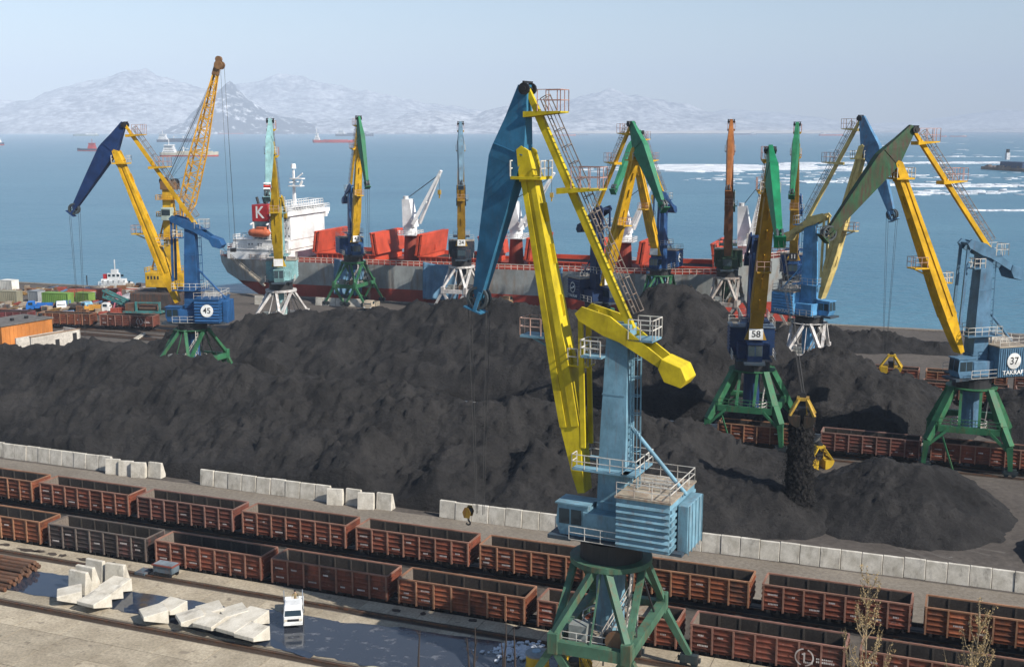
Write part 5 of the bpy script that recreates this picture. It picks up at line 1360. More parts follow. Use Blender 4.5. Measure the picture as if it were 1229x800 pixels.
# scrap strewn between the yard and the water
SCR = [paint(f'scrap_{k}', c, .5, .7) for k, c in enumerate(((.20, .10, .05), (.33, .27, .2), (.10, .09, .09), (.5, .48, .44), (.09, .22, .38), (.30, .06, .04), (.30, .18, .05)))]
rr = random.Random(12)
SN = ['rust brown', 'sandy', 'black', 'off white', 'blue', 'red', 'ochre']
WH = ['at the water edge', 'behind the green container', 'by the parked trucks', 'near the white tug', 'before the yellow crawler crane']
mk = {}
for k in range(185):
    px = rr.uniform(-5, 215); far = rr.random()
    py = rr.uniform(346.5, 354) if far < .55 else rr.uniform(366, 378)
    if far >= .55 and px > 175: continue
    ci = rr.choice((0, 0, 0, 1, 1, 2, 2, 3, 4, 5, 6)); sh = rr.choice(('crate', 'pipe', 'plate'))
    t0 = G(px, py); mb = MB(); w_ = rr.uniform(.7, 2.4)
    if sh == 'crate':
        h_ = rr.uniform(.6, 1.9); mb.box(-w_ / 2, w_ / 2, -.7, .7, 0, h_)
        for q in range(3): mb.box(-w_ / 2 - .05, w_ / 2 + .05, -.76, -.7, .1 + q * h_ * .33, .25 + q * h_ * .33)
        for q in (-1, 1): mb.box(q * w_ / 2 - .06, q * w_ / 2 + .06, -.8, .8, 0, h_ + .05)
    elif sh == 'pipe':
        for q in range(3): mb.tube((-w_ * 1.6, (q - 1) * .5, .3), (w_ * 1.6, (q - 1) * .5 + .1, .3), .24, 8)
        mb.tube((-w_ * 1.5, -.25, .7), (w_ * 1.5, -.2, .7), .24, 8)
    else:
        for q in range(3): mb.beam((-w_ * .6 + q * .2, -.8, .1 + q * .35), (w_ * .6 + q * .3, .6, .5 + q * .4), .9 + w_ * .4, .12)
    o = mb.obj('scrap_' + sh, SCR[ci]); o.location = t0; o.rotation_euler = (0, 0, rr.uniform(-.6, .6))
    d_ = f'{SN[ci]} scrap {sh} lying ' + (WH[0] if far < .3 else WH[1] if far < .45 else WH[3] if far < .55 else WH[2])
    mk.setdefault((d_, sh), []).append((px, o))
for (d_, sh), L_ in mk.items():
    L_.sort(key=lambda q: q[0])
    for n, (px, o) in enumerate(L_):
        tag(o, d_ if len(L_) == 1 else f'{d_}, {ORD[n]} of its kind from the west', 'scrap', d_.replace(sh, sh + 's', 1))
t = thing('fabric_cover', 'crumpled white tarpaulin heap beneath the yellow crawler crane', 'tarpaulin', G(160, 357), 0)
mb = MB(); n = 12
for j in range(n + 1):
    for i in range(n + 1): mb.v.append(((i / n - .5) * 9, (j / n - .5) * 4, max(0, 1.2 * math.sin(PI * i / n) * math.sin(PI * j / n) + .25 * math.sin(i * 1.9 + j) * math.sin(PI * i / n))))
for j in range(n):
    for i in range(n): mb.f.append((j * (n + 1) + i, j * (n + 1) + i + 1, (j + 1) * (n + 1) + i + 1, (j + 1) * (n + 1) + i))
mb.obj('cover', paint('cover_grey', (.42, .42, .44), .1), t)

# tug at the quay and a dark barge beside it
def moored(px0, px1, py, label, name, hullc, cat, ht=.4):
    a, b = G(px0, py, SEA_Z), G(px1, py, SEA_Z); L = (b - a).length
    t = thing(name, label, cat, a.lerp(b, .5), math.atan2(b.y - a.y, b.x - a.x))
    m = paint('hull ' + label, hullc, .25, .5, 0, scale=.2); q = [(0, .75), (.1, 1), (.75, 1), (.92, .6), (1, .08)]; w_ = L * .13
    MB().loft([[((p - .5) * L, -w_ * k * .9, -.4), ((p - .5) * L, w_ * k * .9, -.4), ((p - .5) * L, w_ * k, ht + (p > .7) * .8), ((p - .5) * L, -w_ * k, ht + (p > .7) * .8)] for p, k in q]).obj('hull', m, t)
    return t, L, w_
t, L, w_ = moored(118, 160, 343, 'white harbour tug moored beyond the scrap yard', 'tug_boat', (.62, .6, .57), 'tug')
MB().box(-L * .38, L * .3, -w_ * .75, w_ * .75, .4, 2.2).obj('deckhouse', M_SHIPW, t)
wh = MB().box(-L * .2, L * .12, -w_ * .6, w_ * .6, 2.2, 3.9).obj('wheelhouse', M_SHIPW, t)
MB().box(-L * .1, L * .08, -w_ * .5, w_ * .5, 3.9, 5.0).obj('upper_bridge', M_SHIPW, wh)
for k in range(6): MB().box(-L * .36 + k * 1.6, -L * .36 + k * 1.6 + .6, -w_ * .75 - .03, -w_ * .75, 1.1, 1.7).obj('porthole', M_GLASS, t)
for k in range(4): MB().box(-L * .18 + k * 1.3, -L * .18 + k * 1.3 + .8, -w_ * .6 - .03, -w_ * .6, 2.9, 3.6).obj('window', M_GLASS, wh)
MB().beam((0, 0, 5.0), (0, 0, 8), .25).obj('mast', M_SHIPW, t); MB().box(-L * .33, -L * .23, -w_ * .4, w_ * .4, 2.2, 3.6).obj('funnel', paint('funnel_red', (0, 0, 0)), t)
mb = MB(); mb.railing([(-L * .45, -w_ * .85, .45), (L * .3, -w_ * .85, .45)], 1, .07, 1.5); mb.obj('railing', M_SHIPW, t)
t, L, w_ = moored(116, 79, 346.5, 'low black barge lying beside the white tug', 'barge', (.015, .016, .02), 'barge')
MB().box(-L * .3, L * .35, -w_ * .6, w_ * .6, .4, .9).obj('hatch', M_DARK, t); MB().beam((-L * .2, 0, .4), (-L * .2, 0, 4), .25).obj('mast', M_DARK, t)

# ------------------------------------------------------------------ YELLOW TOWER MOBILE HARBOUR CRANE
hb = G(196, 373)
AX = -.12
hc = thing('harbour_crane', 'yellow mobile harbour crane with a slender lattice boom leaning over the water', 'crane', hb, AX)
M_HY = cp('harbour_yellow', (.62, .36, .015), .2); M_HO = paint('lattice_orange', (.64, .33, .02), .25)
M_RUB = paint('undercarriage_grime', (.055, .048, .045), .5, .8)
S = hb.y / FOC                                     # metres per pixel at the crane
hx = lambda px: (px - 196) * S * 1.02
hz = lambda py: CAM_H - (py - YH) * S * .995
MB().box(hx(165), hx(226), -4.5, 4.5, 1.2, hz(349)).obj('undercarriage', M_RUB, hc, bevel=.2)
for k in range(6):
    x = hx(170) + k * 2.0
    for y in (-4.6, 4.1): MB().tube((x, y, .9), (x, y + .5, .9), .9, 14).obj('wheel', M_DARK, hc)
for x in (hx(166), hx(226)): MB().box(x - .6, x + .6, -6.5, 6.5, .8, 1.6).obj('outrigger', M_RUB, hc); MB().box(x - .8, x + .8, -6.9, -5.7, 0, .8).obj('outrigger_pad', M_RUB, hc)
MB().tube((hx(200), 0, hz(349)), (hx(200), 0, hz(343)), 2.2, 20).obj('slewing_ring', M_DARK, hc)
uh = MB().box(hx(181), hx(228), -2.6, 2.6, hz(343), hz(325)).obj('machine_house', M_HY, hc, bevel=.12)
for k in range(4): MB().box(hx(184 + k * 4), hx(186 + k * 4), -2.64, -2.6, hz(333), hz(329)).obj('window', M_GLASS, uh)
MB().box(hx(206), hx(213), -2.64, -2.6, hz(338), hz(334)).obj('lettering_panel', M_DARK, uh)
mb = MB(); mb.railing([(hx(181), -2.5, hz(325)), (hx(228), -2.5, hz(325)), (hx(228), 2.5, hz(325)), (hx(181), 2.5, hz(325))], 1.1, .06, 1.5, True); mb.obj('railing', M_HY, uh)
mast = MB().loft([[(hx(203), -1.3, hz(325)), (hx(218), -1.3, hz(325)), (hx(218), 1.3, hz(325)), (hx(203), 1.3, hz(325))], [(hx(204.5), -1.1, hz(222)), (hx(214), -1.1, hz(222)), (hx(214), 1.1, hz(222)), (hx(204.5), 1.1, hz(222))]]).obj('mast', M_HY, hc)
mb = MB()
for y in (238, 258, 285): mb.box(hx(198), hx(220), -2.0, 2.0, hz(y), hz(y) + .18); mb.railing([(hx(198), -2, hz(y)), (hx(220), -2, hz(y)), (hx(220), 2, hz(y)), (hx(198), 2, hz(y))], 1.1, .06, 1.3, True)
mb.obj('mast_platform', M_HO, mast)
MB().box(hx(203), hx(221), -1.5, 1.5, hz(226), hz(216)).obj('mast_head', paint('head_rust', (.22, .12, .05), .5), mast)
mb = MB(); mb.tube((hx(205), -.9, hz(216)), (hx(205), .9, hz(216)), .9, 14); mb.tube((hx(218), -.9, hz(217)), (hx(218), .9, hz(217)), .8, 14); mb.obj('head_sheave', M_DARK, mast)
cb = MB().box(hx(206), hx(218), -3.2, -1.32, hz(262), hz(247)).obj('cab', paint('cab_pale_green', (.42, .5, .44), .2), hc, bevel=.08)
MB().box(hx(207), hx(217), -3.24, -3.2, hz(256), hz(249)).obj('window', M_GLASS, cb)
mb = MB(); mb.beam((hx(181), 1.5, hz(325)), (hx(203), 0, hz(262)), .3); mb.obj('back_stay', M_HO, hc)
# lattice boom: four chords and lacing, tapering at both ends, leaning inland to seaward
p0, p1 = Vector((hx(227), 0, hz(262))), Vector((hx(273.5), 0, hz(90)))
bd = (p1 - p0).normalized(); bn = Vector((bd.z, 0, -bd.x))
def wdt(t): return (.5 + 1.0 * min(1, t / .12)) if t < .12 else (1.5 - 1.05 * max(0, (t - .45) / .55))
def corner(t, i, j): return p0.lerp(p1, t) + bn * wdt(t) * i + Vector((0, wdt(t) * j, 0))
for i in (-1, 1):
    for j in (-1, 1):
        mb = MB(); ts = [0, .12, .45, .75, 1]
        for a, b in zip(ts[:-1], ts[1:]): mb.beam(corner(a, i, j), corner(b, i, j), .30)
        mb.obj('boom_chord', M_HO, hc)
n = 26
for k in range(n):
    a, b = k / n, (k + 1) / n; mb = MB(); f = 1 if k % 2 else -1
    for j in (-1, 1): mb.beam(corner(a, f, j), corner(b, -f, j), .14)
    for i in (-1, 1): mb.beam(corner(a, i, f), corner(b, i, -f), .14)
    if k % 2 == 0:
        mb.beam(corner(a, -1, -1), corner(a, 1, -1), .18); mb.beam(corner(a, -1, 1), corner(a, 1, 1), .18)
    mb.obj('boom_lacing', M_HO, hc)
mb = MB(); mb.beam(p1 - bd * .5, p1 + bd * 2.6, 1.5, 1.4, 1.2, 1.1)
for y in (-.9, .9): mb.tube(p1 + bd * 1.8 + Vector((.5, y - .2, 0)), p1 + bd * 1.8 + Vector((.5, y + .2, 0)), 1.0, 14)
mb.tube(p1 + bd * 3.2 + Vector((0, -.5, 0)), p1 + bd * 3.2 + Vector((0, .5, 0)), .75, 14)
mb.obj('boom_head', paint('head_rust', (0, 0, 0)), hc)
mb = MB()
for y, z in ((-.8, 0), (-.3, .5), (.3, .2), (.8, 0)): mb.tube((hx(207 + 2.5 * z), y, hz(216)), p1 + Vector((0, y * .6, 0)), .035, 5)
for q in (.3, .5, .7, .85): mb.tube((hx(210), .5, hz(217)), p0.lerp(p1, q) - bn * .9, .035, 5)
mb.obj('pendant_rope', M_ROPE, hc)
mb = MB(); e = p1 + bd * 1.8 + Vector((.9, 0, 0))
for dx, y in ((0, -.5), (.9, .5), (1.3, -.2)): mb.tube(e + Vector((dx * .6, y, 0)), Vector((e.x + dx + .6, y, hz(296))), .035, 5)
mb.obj('hoist_rope', M_ROPE, hc)
mb = MB(); mb.box(e.x + .5, e.x + 1.7, -.5, .5, hz(300), hz(295.5)); mb.obj('hook_block', M_DARK, hc)

# ------------------------------------------------------------------ APRON DETAILS
# small white truck facing the camera, with a man standing in its bed
tk = thing('small_truck', 'small white flatbed truck with a man in its bed, parked in the frozen puddle', 'truck', G(353, 742) + Vector((0, 0, .085)), rad(-81))
M_TW = paint('truck_white', (.80, .80, .78), .05, .35)
L = 4.8
cbm = MB().loft([[(L / 2 - 2.1, -.84, .5), (L / 2, -.84, .5), (L / 2, .84, .5), (L / 2 - 2.1, .84, .5)], [(L / 2 - 2.1, -.86, 1.15), (L / 2 + .02, -.86, 1.15), (L / 2 + .02, .86, 1.15), (L / 2 - 2.1, .86, 1.15)],
                 [(L / 2 - 2.05, -.76, 2.02), (L / 2 - .42, -.76, 2.02), (L / 2 - .42, .76, 2.02), (L / 2 - 2.05, .76, 2.02)]]).obj('cab', M_TW, tk, bevel=.08)
MB().add([(L / 2 + .015, -.74, 1.2), (L / 2 + .015, .74, 1.2), (L / 2 - .36, .68, 1.88), (L / 2 - .36, -.68, 1.88)], [(0, 1, 2, 3)]).obj('windscreen', M_GLASS, cbm)
for y in (-.865, .845): MB().box(L / 2 - 1.25, L / 2 - .45, y, y + .02, 1.2, 1.75).obj('side_window', M_GLASS, cbm)
MB().box(L / 2 + .0, L / 2 + .05, -.5, .5, .72, .92).obj('grille', M_DARK, cbm)
for y in (-.66, .66): MB().box(L / 2 + .0, L / 2 + .06, y - .14, y + .14, .74, .94).obj('headlight', plain('lamp_glass', (.6, .55, .45), .15), cbm)
MB().box(L / 2 - .05, L / 2 + .12, -.84, .84, .38, .56).obj('bumper', M_TW, tk)
MB().box(L / 2 + .12, L / 2 + .13, -.2, .2, .4, .52).obj('number_plate', M_WHITE, tk)
for y in (-1.0, .92): MB().box(L / 2 - .55, L / 2 - .35, y, y + .08, 1.3, 1.6).obj('mirror', M_DARK, tk)
MB().box(-L / 2, L / 2 - 2.15, -.86, .86, .62, .74).obj('bed', M_TW, tk)
for y in (-.86, .81): MB().box(-L / 2, L / 2 - 2.15, y, y + .05, .74, 1.1).obj('bed_side', M_TW, tk)
MB().box(-L / 2, -L / 2 + .05, -.81, .81, .74, 1.1).obj('tailgate', M_TW, tk)
for y in (-.92, .92): MB().beam((L / 2 - 2.25, y * .9, .74), (L / 2 - 2.25, y * .9, 2.75), .08).obj('rack_post', paint('rack_steel', (.25, .28, .32), .3), tk)
for x in (L / 2 - .7, -L / 2 + .8):
    for y in (-.84, .64): MB().tube((x, y, .3), (x, y + .2, .3), .3, 16).obj('wheel', M_DARK, tk)
def person(label, loc, rz):
    V_ = [(0, 0, .95), (0, .0, 1.18), (0, .01, 1.42), (0, .02, 1.52), (0, .05, 1.63), (0, .04, 1.74),
          (-.1, 0, .9), (-.11, .03, .5), (-.11, -.02, .09), (-.11, .12, .05), (.1, 0, .9), (.12, -.02, .5), (.12, -.05, .09), (.12, .09, .05),
          (-.2, .0, 1.42), (-.27, .02, 1.14), (-.25, .16, .92), (-.24, .21, .85), (.2, 0, 1.42), (.28, .03, 1.14), (.26, .18, .95), (.25, .24, .9)]
    E_ = [(0, 1), (1, 2), (2, 3), (3, 4), (4, 5), (0, 6), (6, 7), (7, 8), (8, 9), (0, 10), (10, 11), (11, 12), (12, 13), (2, 14), (14, 15), (15, 16), (16, 17), (2, 18), (18, 19), (19, 20), (20, 21)]
    R_ = [.15, .15, .15, .06, .10, .09, .1, .07, .05, .045, .1, .07, .05, .045, .07, .055, .04, .04, .07, .055, .04, .04]
    me = bpy.data.meshes.new('person'); me.from_pydata(V_, E_, []); me.materials.append(paint('tan_workwear', (.33, .24, .13), .1, .9))
    o = bpy.data.objects.new('person', me); COL.objects.link(o)
    md = o.modifiers.new('Skin', 'SKIN'); me.skin_vertices.new() if not me.skin_vertices else None
    for v, r in zip(me.skin_vertices[0].data, R_): v.radius = (r, r * .8)
    me.skin_vertices[0].data[0].use_root = True
    s_ = o.modifiers.new('Sub', 'SUBSURF'); s_.levels = 1; s_.render_levels = 2
    o.location = loc; o.rotation_euler = (0, 0, rz)
    hd = MB()
    n = 10
    hd.loft([[(.112 * math.cos(2 * PI * i / n) * q, .045 + .125 * math.sin(2 * PI * i / n) * q, z) for i in range(n)] for z, q in ((1.69, 1.0), (1.76, 1.0), (1.82, .8), (1.85, .3))])
    hd.obj('hat', plain('dark_hat', (.02, .02, .025), .9), o)
    fc = MB(); fc.loft([[(.085 * math.cos(PI * i / 6), .06 + .095 * math.sin(PI * i / 6), z) for i in range(7)] for z in (1.56, 1.69)]); fc.obj('face', plain('skin', (.45, .27, .19), .6), o)
    return tag(o, label, 'person')
person('person in tan work clothes and dark hat standing in the bed of the small truck', tk.matrix_basis @ Vector((L / 2 - 2.75, .15, .74)), rad(180))
vs, fs = [], []; rr = random.Random(21)
for k in range(260):
    c = G(rr.gauss(622, 16), rr.gauss(781, 5), .1); q = rr.uniform(.05, .32); n = rr.randint(4, 6); a0 = rr.random() * 6; b0 = len(vs)
    for z in (.09, .09 + q * .45):
        for i in range(n): vs.append((c.x + q * math.cos(a0 + 2 * PI * i / n) * rr.uniform(.7, 1), c.y + q * math.sin(a0 + 2 * PI * i / n) * rr.uniform(.7, 1), z + rr.uniform(0, q * .2)))
    fs.append(tuple(range(b0 + n, b0 + 2 * n)))
    for i in range(n): fs.append((b0 + i, b0 + (i + 1) % n, b0 + n + (i + 1) % n, b0 + n + i))
mb = MB(); mb.add(vs, fs); tag(mb.obj('ice_rubble', plain('dirty_ice', (.5, .53, .57), .6)), 'broken pale ice pieces at the puddle edge by the crane foot', 'ice', kind='stuff')
# stack of rusty pipes
M_PIPE = paint('pipe_rust', (.13, .075, .05), .6, .75, .3)
n = 0
for lay, cnt in ((0, 9), (1, 7), (2, 4)):
    for k in range(cnt):
        g = G(50 - (k * 5.6 + lay * 3) * .95, 683 + (k * 5.6 + lay * 3) * .62)
        o = MB().tube((-11, 0, 0), (random.uniform(-.35, .1), 0, 0), .22, 10).obj('steel_pipe', M_PIPE)
        o.location = (g.x, g.y, .29 + lay * .37); o.rotation_euler = (0, 0, TA + random.uniform(-.012, .012)); n += 1
        tag(o, f'rusty steel pipe, {ORD[k]} from the far side of the {("bottom", "middle", "top")[lay]} layer of the stack', 'pipe', 'stacked rusty pipes')
lorry(446, 372, -1.9, (.48, .40, .30), (.30, .26, .2), 'tan wheel loader cab parked by the quay blocks and green crane legs', 4.6)
lorry(695, 386, .2, (.7, .71, .72), (.6, .6, .6), 'small white pickup parked on the yard below the navy crane', 4.4)
lorry(606, 368, 1.0, (.3, .2, .12), (.2, .15, .1), 'brown truck at the quay between white crane legs and the blue nose boom', 4.4)
# little wheeled kiosk
t = thing('tool_cart', 'small blue grey tool cart with a red rimmed roof beside the wagons', 'cart', G(200, 691) + Vector((0, 0, .07)), TA)
MB().box(-1.15, 1.15, -.6, .6, .45, 1.15).obj('body', paint('cart_blue', (.12, .16, .19), .5), t, bevel=.03)
MB().box(-1.25, 1.25, -.7, .7, 1.15, 1.27).obj('lid', paint('cart_red', (.2, .06, .05), .5), t); MB().box(-1.1, 1.1, -.55, .55, 1.27, 1.31).obj('lid_sheet', paint('cart_sheet', (.2, .24, .27), .4), t)
for x in (-.8, .8):
    for y in (-.6, .5): MB().tube((x, y, .28), (x, y + .1, .28), .28, 12).obj('wheel', M_DARK, t)
MB().beam((-1.15, 0, .5), (-2.5, .1, .15), .12).obj('drawbar', M_DARK, t); MB().box(-3.2, -2.0, -.9, .5, 0, .25).obj('sledge', paint('cart_blue', (0, 0, 0)), t)
# dark patches of torn asphalt on the slabs
M_TAR = rocky('tar_patch', (.035, .027, .022), (.07, .055, .045), 3.0, .95, .5, .03)
for px, py, L_ in ((6, 653, 1.6), (34, 660, 3.2), (47, 661, 1.8), (63, 664.5, 1.7), (75, 666, 1.0), (103, 671, 2.6), (136, 675.5, 1.0), (476, 732, 1.2), (508, 736, .8), (567, 744, 1.0), (620, 753, .8)):
    c = G(px, py, .08); mb = MB(); n = 12; pts = []
    for i in range(n):
        a = 2 * PI * i / n; r_ = random.uniform(.6, 1.1); d_ = XY(math.cos(a) * L_ / 2 * r_, math.sin(a) * .42 * r_); pts.append((c.x + d_.x, c.y + d_.y, .082))
    mb.add(pts, [tuple(range(n))]); tag(mb.obj('tar_patch', M_TAR), kind='structure')

M_TYRE = rocky('tyre_tracks', (.080, .070, .062), (.125, .112, .100), 3.0, .95, .4, .03)
for k, (px, py, R1, a0, a1) in enumerate(((1236, 640, 9.0, 100, 235), (1236, 640, 10.9, 95, 230), (1244, 650, 13.0, 110, 220), (1244, 650, 14.9, 110, 215), (1140, 640, 26, 60, 84), (1140, 640, 27.9, 60, 84))):
    c = G(px, py); mb = MB(); n = 40; P_ = []
    for i in range(n + 1):
        a = rad(a0 + (a1 - a0) * i / n); q = R1 + .25 * math.sin(i * .6 + k)
        P_.append((c + Vector((math.cos(a), math.sin(a) * .8, 0)) * q, c + Vector((math.cos(a), math.sin(a) * .8, 0)) * (q + .5 + .1 * math.sin(i * 1.3))))
    for (p, q), (r_, t_) in zip(P_[:-1], P_[1:]): mb.add([(p.x, p.y, .014 + k * .003), (q.x, q.y, .014 + k * .003), (t_.x, t_.y, .014 + k * .003), (r_.x, r_.y, .014 + k * .003)], [(0, 1, 2, 3), (3, 2, 1, 0)][:1])
    tag(mb.obj('tyre_track', M_TYRE), kind='structure')

# ------------------------------------------------------------------ PLANTS IN FRONT
def sapling(label, px, Y, py_top, leafy, seed, name='poplar_sapling', spread=.17, lean=0.0):
    rr = random.Random(seed)
    top = D(px, py_top, Y); base = Vector((top.x - lean, Y, 0)); H_ = top.z
    t = thing(name, label, 'tree', base, 0, 'dry saplings by the tracks')
    bark = plain('pale_bark', (.30, .235, .15), .9) if leafy else plain('dark_bark', (.035, .025, .02), .9)
    tips = []
    mb = MB(); pts = [Vector((lean * (k / 8) ** 1.5 + rr.uniform(-.05, .05), rr.uniform(-.05, .05), H_ * k / 8)) for k in range(9)]
    for k in range(8): mb.tube(pts[k], pts[k + 1], (.10 if leafy else .2) * (1 - k / 9.5), 7, (.10 if leafy else .2) * (1 - (k + 1) / 9.5))
    mb.obj('trunk', bark, t)
    mb = MB()
    nl = 46 if leafy else 3
    for k in range(nl):
        f = rr.uniform(.28, .97); i = min(7, int(f * 8)); b = pts[i].lerp(pts[i + 1], f * 8 - i)
        a = rr.uniform(0, 2 * PI); L_ = H_ * spread * (1.15 - f) * rr.uniform(.6, 1.3) + .25
        m_ = b + Vector((math.cos(a) * L_ * .5, math.sin(a) * L_ * .5, L_ * .75)); e = b + Vector((math.cos(a) * L_ * .72, math.sin(a) * L_ * .72, L_ * 1.7))
        mb.tube(b, m_, .035, 5, .022); mb.tube(m_, e, .022, 5, .008)
        for q in range(3):
            s_ = b.lerp(m_, rr.random()) if q else m_.lerp(e, rr.random()); d_ = Vector((rr.uniform(-1, 1), rr.uniform(-1, 1), rr.uniform(.5, 1.6))).normalized() * rr.uniform(.2, .5)
            mb.tube(s_, s_ + d_, .012, 4, .005); tips.append((s_, s_ + d_))
        tips += [(b, m_), (m_, e), (m_, e)]
    mb.obj('limb', bark, t)
    if leafy:
        vs = []; fs = []
        for k in range(2300):
            a, b = tips[rr.randrange(len(tips))]; c = a.lerp(b, rr.random()) + Vector((rr.gauss(0, .07), rr.gauss(0, .07), rr.gauss(0, .07)))
            u = Vector((rr.gauss(0, 1), rr.gauss(0, 1), rr.gauss(0, 1))).normalized(); v = u.cross(Vector((rr.gauss(0, 1), rr.gauss(0, 1), rr.gauss(0, 1)))).normalized(); s_ = rr.uniform(.04, .085)
            n_ = len(vs); vs += [c - u * s_, c + v * s_ * .55, c + u * s_, c - v * s_ * .55]; fs.append((n_, n_ + 1, n_ + 2, n_ + 3))
        mb = MB(); mb.add(vs, fs)
        cr = mb.obj('crown', paint('dry_leaf', (.40, .29, .14), .3, .8, .0, (.2, .13, .06), 2), t); cr['kind'] = 'stuff'
sapling('taller dry poplar sapling with tan leaves in front of the wagons', 1043, 72, 688, True, 5, lean=-.1)
sapling('shorter dry poplar sapling with tan leaves nearer the corner', 1177, 70, 734, True, 9, spread=.2, lean=.4)
for k, (px, py) in enumerate(((504, 756), (561, 764), (571, 752), (602, 770), (608, 745), (616, 752))):
    sapling(('broken brown stake at the start of the dark stake row', 'second dark stake, leaning, in the stake row', 'thin pointed dark stake in the stake row', 'short dark stake in the stake row', 'tall dark stake in the stake row', 'last dark stake in the stake row beside the yellow tank')[k], px, 76, py, False, 30 + k, 'bare_sapling', .05, .3 * (-1) ** k)

# ------------------------------------------------------------------ BAY: ICE, COAST, MOUNTAINS
ICE_M = rocky('sea_ice', (.40, .45, .50), (.82, .83, .85), .35, .7, .2, .1, .3)
def ice():
    rr = random.Random(8); vs = []; fs = []
    def floe(px, py, r, z=.25, sq=1.0):
        c = G(px, py, SEA_Z); n = rr.randint(5, 9); k = len(vs); ph = rr.uniform(0, 2 * PI)
        P_ = [(c.x + r * sq * rr.uniform(.6, 1.1) * math.cos(ph + 2 * PI * i / n), c.y + r * rr.uniform(.6, 1.1) * math.sin(ph + 2 * PI * i / n)) for i in range(n)]
        for x, y in P_: vs.append((x, y, SEA_Z - .3))
        z = rr.uniform(.08, .75)
        for x, y in P_: vs.append((x, y, SEA_Z + z))
        fs.append(tuple(range(k + n, k + 2 * n)))
        for i in range(n): fs.append((k + i, k + (i + 1) % n, k + n + (i + 1) % n, k + n + i))
    def band(x0, x1, y0, y1, n, ra, rb, tilt=0.0, sq=2.0):
        for _ in range(n):
            x = rr.uniform(x0, x1); y = y0 + (y1 - y0) * min(1, max(0, rr.gauss(.5, .25))) + tilt * (x - x0)
            floe(x, y, rr.uniform(ra, rb) * (1.6 if rr.random() < .15 else 1), .25, sq)
    band(785, 965, 197.5, 203.5, 620, 4, 15, .004); band(800, 880, 199, 206, 150, 4, 14, .006); band(940, 1235, 195, 197.4, 300, 3, 11, -.003)
    band(950, 1090, 198, 205, 110, 2, 8, .006); band(700, 800, 201, 207, 40, 2, 7); band(820, 1235, 204, 222, 120, 1.2, 4.5); band(985, 1235, 187.4, 188.6, 50, 3, 8)
    band(1050, 1235, 220, 224, 130, 1.5, 5.5, .006); band(940, 1060, 216, 219, 40, 1.5, 5, .014); band(1100, 1235, 227, 235, 45, 1.5, 5); band(1170, 1235, 252.6, 253.4, 16, 1.5, 4)
    band(920, 1235, 160.5, 190, 40, 3, 10)
    me = bpy.data.meshes.new('ice_floes'); me.from_pydata(vs, [], fs); me.materials.append(ICE_M)
    o = bpy.data.objects.new('ice_floes', me); COL.objects.link(o); tag(o, 'bands of broken white sea ice drifting on the bay', 'ice', kind='stuff')
ice()
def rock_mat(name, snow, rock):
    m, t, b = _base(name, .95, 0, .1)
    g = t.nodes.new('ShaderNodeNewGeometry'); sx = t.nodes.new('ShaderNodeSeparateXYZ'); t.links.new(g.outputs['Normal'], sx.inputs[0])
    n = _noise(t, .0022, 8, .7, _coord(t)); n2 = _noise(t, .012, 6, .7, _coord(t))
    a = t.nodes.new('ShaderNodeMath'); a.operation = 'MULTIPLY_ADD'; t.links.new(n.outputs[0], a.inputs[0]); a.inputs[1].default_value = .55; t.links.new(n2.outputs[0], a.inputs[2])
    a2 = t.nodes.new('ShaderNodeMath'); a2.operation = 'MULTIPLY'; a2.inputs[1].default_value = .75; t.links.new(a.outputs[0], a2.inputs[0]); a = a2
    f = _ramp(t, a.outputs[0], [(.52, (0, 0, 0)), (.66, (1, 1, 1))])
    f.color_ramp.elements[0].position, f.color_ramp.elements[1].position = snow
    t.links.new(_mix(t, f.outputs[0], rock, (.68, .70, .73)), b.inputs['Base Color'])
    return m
def mountain(name, D_, peaks, x0, x1, depth, seed, snow=(.55, .75), rock=(.10, .10, .11), nx=260, ny=70, rough=.45, base=0):  # bluish rock tones put part of the distance haze into the slope colour
    m = rock_mat(name + '_slopes_' + str(seed), snow, rock)
    s = D_ / FOC
    X, Yt = np.meshgrid(np.linspace((x0 - 614.5) * s, (x1 - 614.5) * s, nx), np.linspace(-depth * .55, depth * .45, ny))
    Z = np.zeros(X.shape)
    for px, py, wl, wr in peaks:
        cx, h = (px - 614.5) * s, (YH - py) * s + CAM_H
        d = (X - cx); ww = np.where(d < 0, wl, wr) * s
        r = np.sqrt((d / ww) ** 2 + (Yt / (depth * .5)) ** 2)
        Z = np.maximum(Z, h * np.clip(1 - r, 0, 1) ** .95)
    k = 1 / (95 * s)
    Zn = ridged(X * k + seed, Yt * k * .8 + seed * 3, 6)
    Z = Z * (1 + rough * (Zn - .62) * 1.3) + base * np.clip(1 - (Yt / (depth * .5)) ** 2, 0, 1) * (.4 + Zn)
    Z = np.where(Z < 6, -6, Z)
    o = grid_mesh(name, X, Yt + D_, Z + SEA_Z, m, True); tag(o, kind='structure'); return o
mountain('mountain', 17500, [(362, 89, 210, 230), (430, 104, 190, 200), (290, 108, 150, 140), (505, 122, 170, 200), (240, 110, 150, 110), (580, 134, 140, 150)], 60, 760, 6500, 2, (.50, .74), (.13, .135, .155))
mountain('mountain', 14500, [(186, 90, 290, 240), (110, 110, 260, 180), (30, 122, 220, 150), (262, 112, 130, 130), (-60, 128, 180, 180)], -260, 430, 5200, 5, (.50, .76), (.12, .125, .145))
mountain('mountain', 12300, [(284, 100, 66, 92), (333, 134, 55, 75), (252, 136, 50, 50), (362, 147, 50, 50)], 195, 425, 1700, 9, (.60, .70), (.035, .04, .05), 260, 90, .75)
mountain('hills', 13000, [(430, 136, 140, 120), (520, 131, 130, 130), (575, 137, 90, 110), (610, 126, 80, 90), (470, 141, 80, 80), (380, 143, 70, 70)], 300, 720, 2600, 13, (.50, .72), (.10, .105, .125), rough=.6)
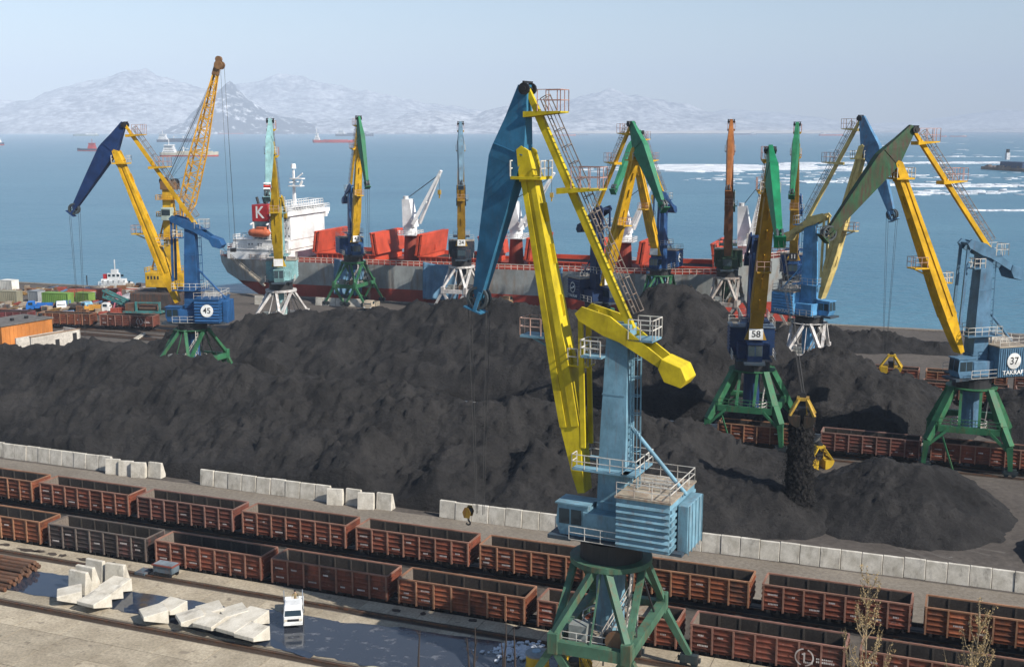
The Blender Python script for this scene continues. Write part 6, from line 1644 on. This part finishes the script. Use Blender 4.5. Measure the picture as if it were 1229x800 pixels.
mountain('hills', 12600, [(150, 141, 90, 80), (95, 147, 80, 70), (200, 147, 80, 80), (40, 152, 90, 80)], -60, 290, 1000, 17, (.55, .76), (.09, .095, .115), rough=.6)
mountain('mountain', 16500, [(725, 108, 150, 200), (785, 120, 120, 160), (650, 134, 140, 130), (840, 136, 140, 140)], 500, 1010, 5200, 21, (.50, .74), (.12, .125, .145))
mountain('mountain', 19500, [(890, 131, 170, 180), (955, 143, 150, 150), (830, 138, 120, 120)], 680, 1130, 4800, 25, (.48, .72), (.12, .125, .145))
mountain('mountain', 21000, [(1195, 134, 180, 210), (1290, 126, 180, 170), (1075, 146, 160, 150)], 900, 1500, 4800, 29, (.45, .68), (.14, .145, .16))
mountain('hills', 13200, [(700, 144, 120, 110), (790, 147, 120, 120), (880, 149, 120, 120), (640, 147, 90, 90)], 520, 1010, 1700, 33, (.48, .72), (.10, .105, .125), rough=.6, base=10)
X, Y = np.meshgrid(np.linspace(-11500, 3500, 260), np.linspace(12050, 12550, 8))
o = grid_mesh('beach', X, Y, SEA_Z + 2.5 + (Y - 12050) / 500 * 22 + fbm(X * .002, Y * .004, 4) * 16 - np.where(Y < 12060, 6, 0), rocky('beach_sand', (.42, .38, .33), (.6, .57, .53), .004, coord='Object'), True)
tag(o, kind='structure')
X, Y = np.meshgrid(np.linspace(2000, 14500, 160), np.linspace(15500, 16800, 8))
o = grid_mesh('far_coast', X, Y, SEA_Z - 2 + (Y - 15500) / 1300 * 40 + fbm(X * .002, Y * .004, 4) * 30 - np.where(Y < 15510, 6, 0), rock_mat('coast_slopes', (.5, .7), (.1, .1, .1)), True)
tag(o, kind='structure')

# ------------------------------------------------------------------ HAZE
m = bpy.data.materials.new('air'); m.use_nodes = True
t = m.node_tree; t.nodes.clear()
out = t.nodes.new('ShaderNodeOutputMaterial'); pv = t.nodes.new('ShaderNodeVolumePrincipled')
pv.inputs['Color'].default_value = (0.67, 0.80, 1.0, 1); pv.inputs['Density'].default_value = 0.000098; pv.inputs['Anisotropy'].default_value = -0.25
t.links.new(pv.outputs[0], out.inputs['Volume'])
hz_ = MB().box(-24500, 24500, -1200, 25000, -9.5, 1250).obj('haze', m)
tag(hz_, 'pale winter haze over the bay', 'haze', kind='stuff')
sc.cycles.volume_bounces = 0
sc.cycles.max_bounces = 6
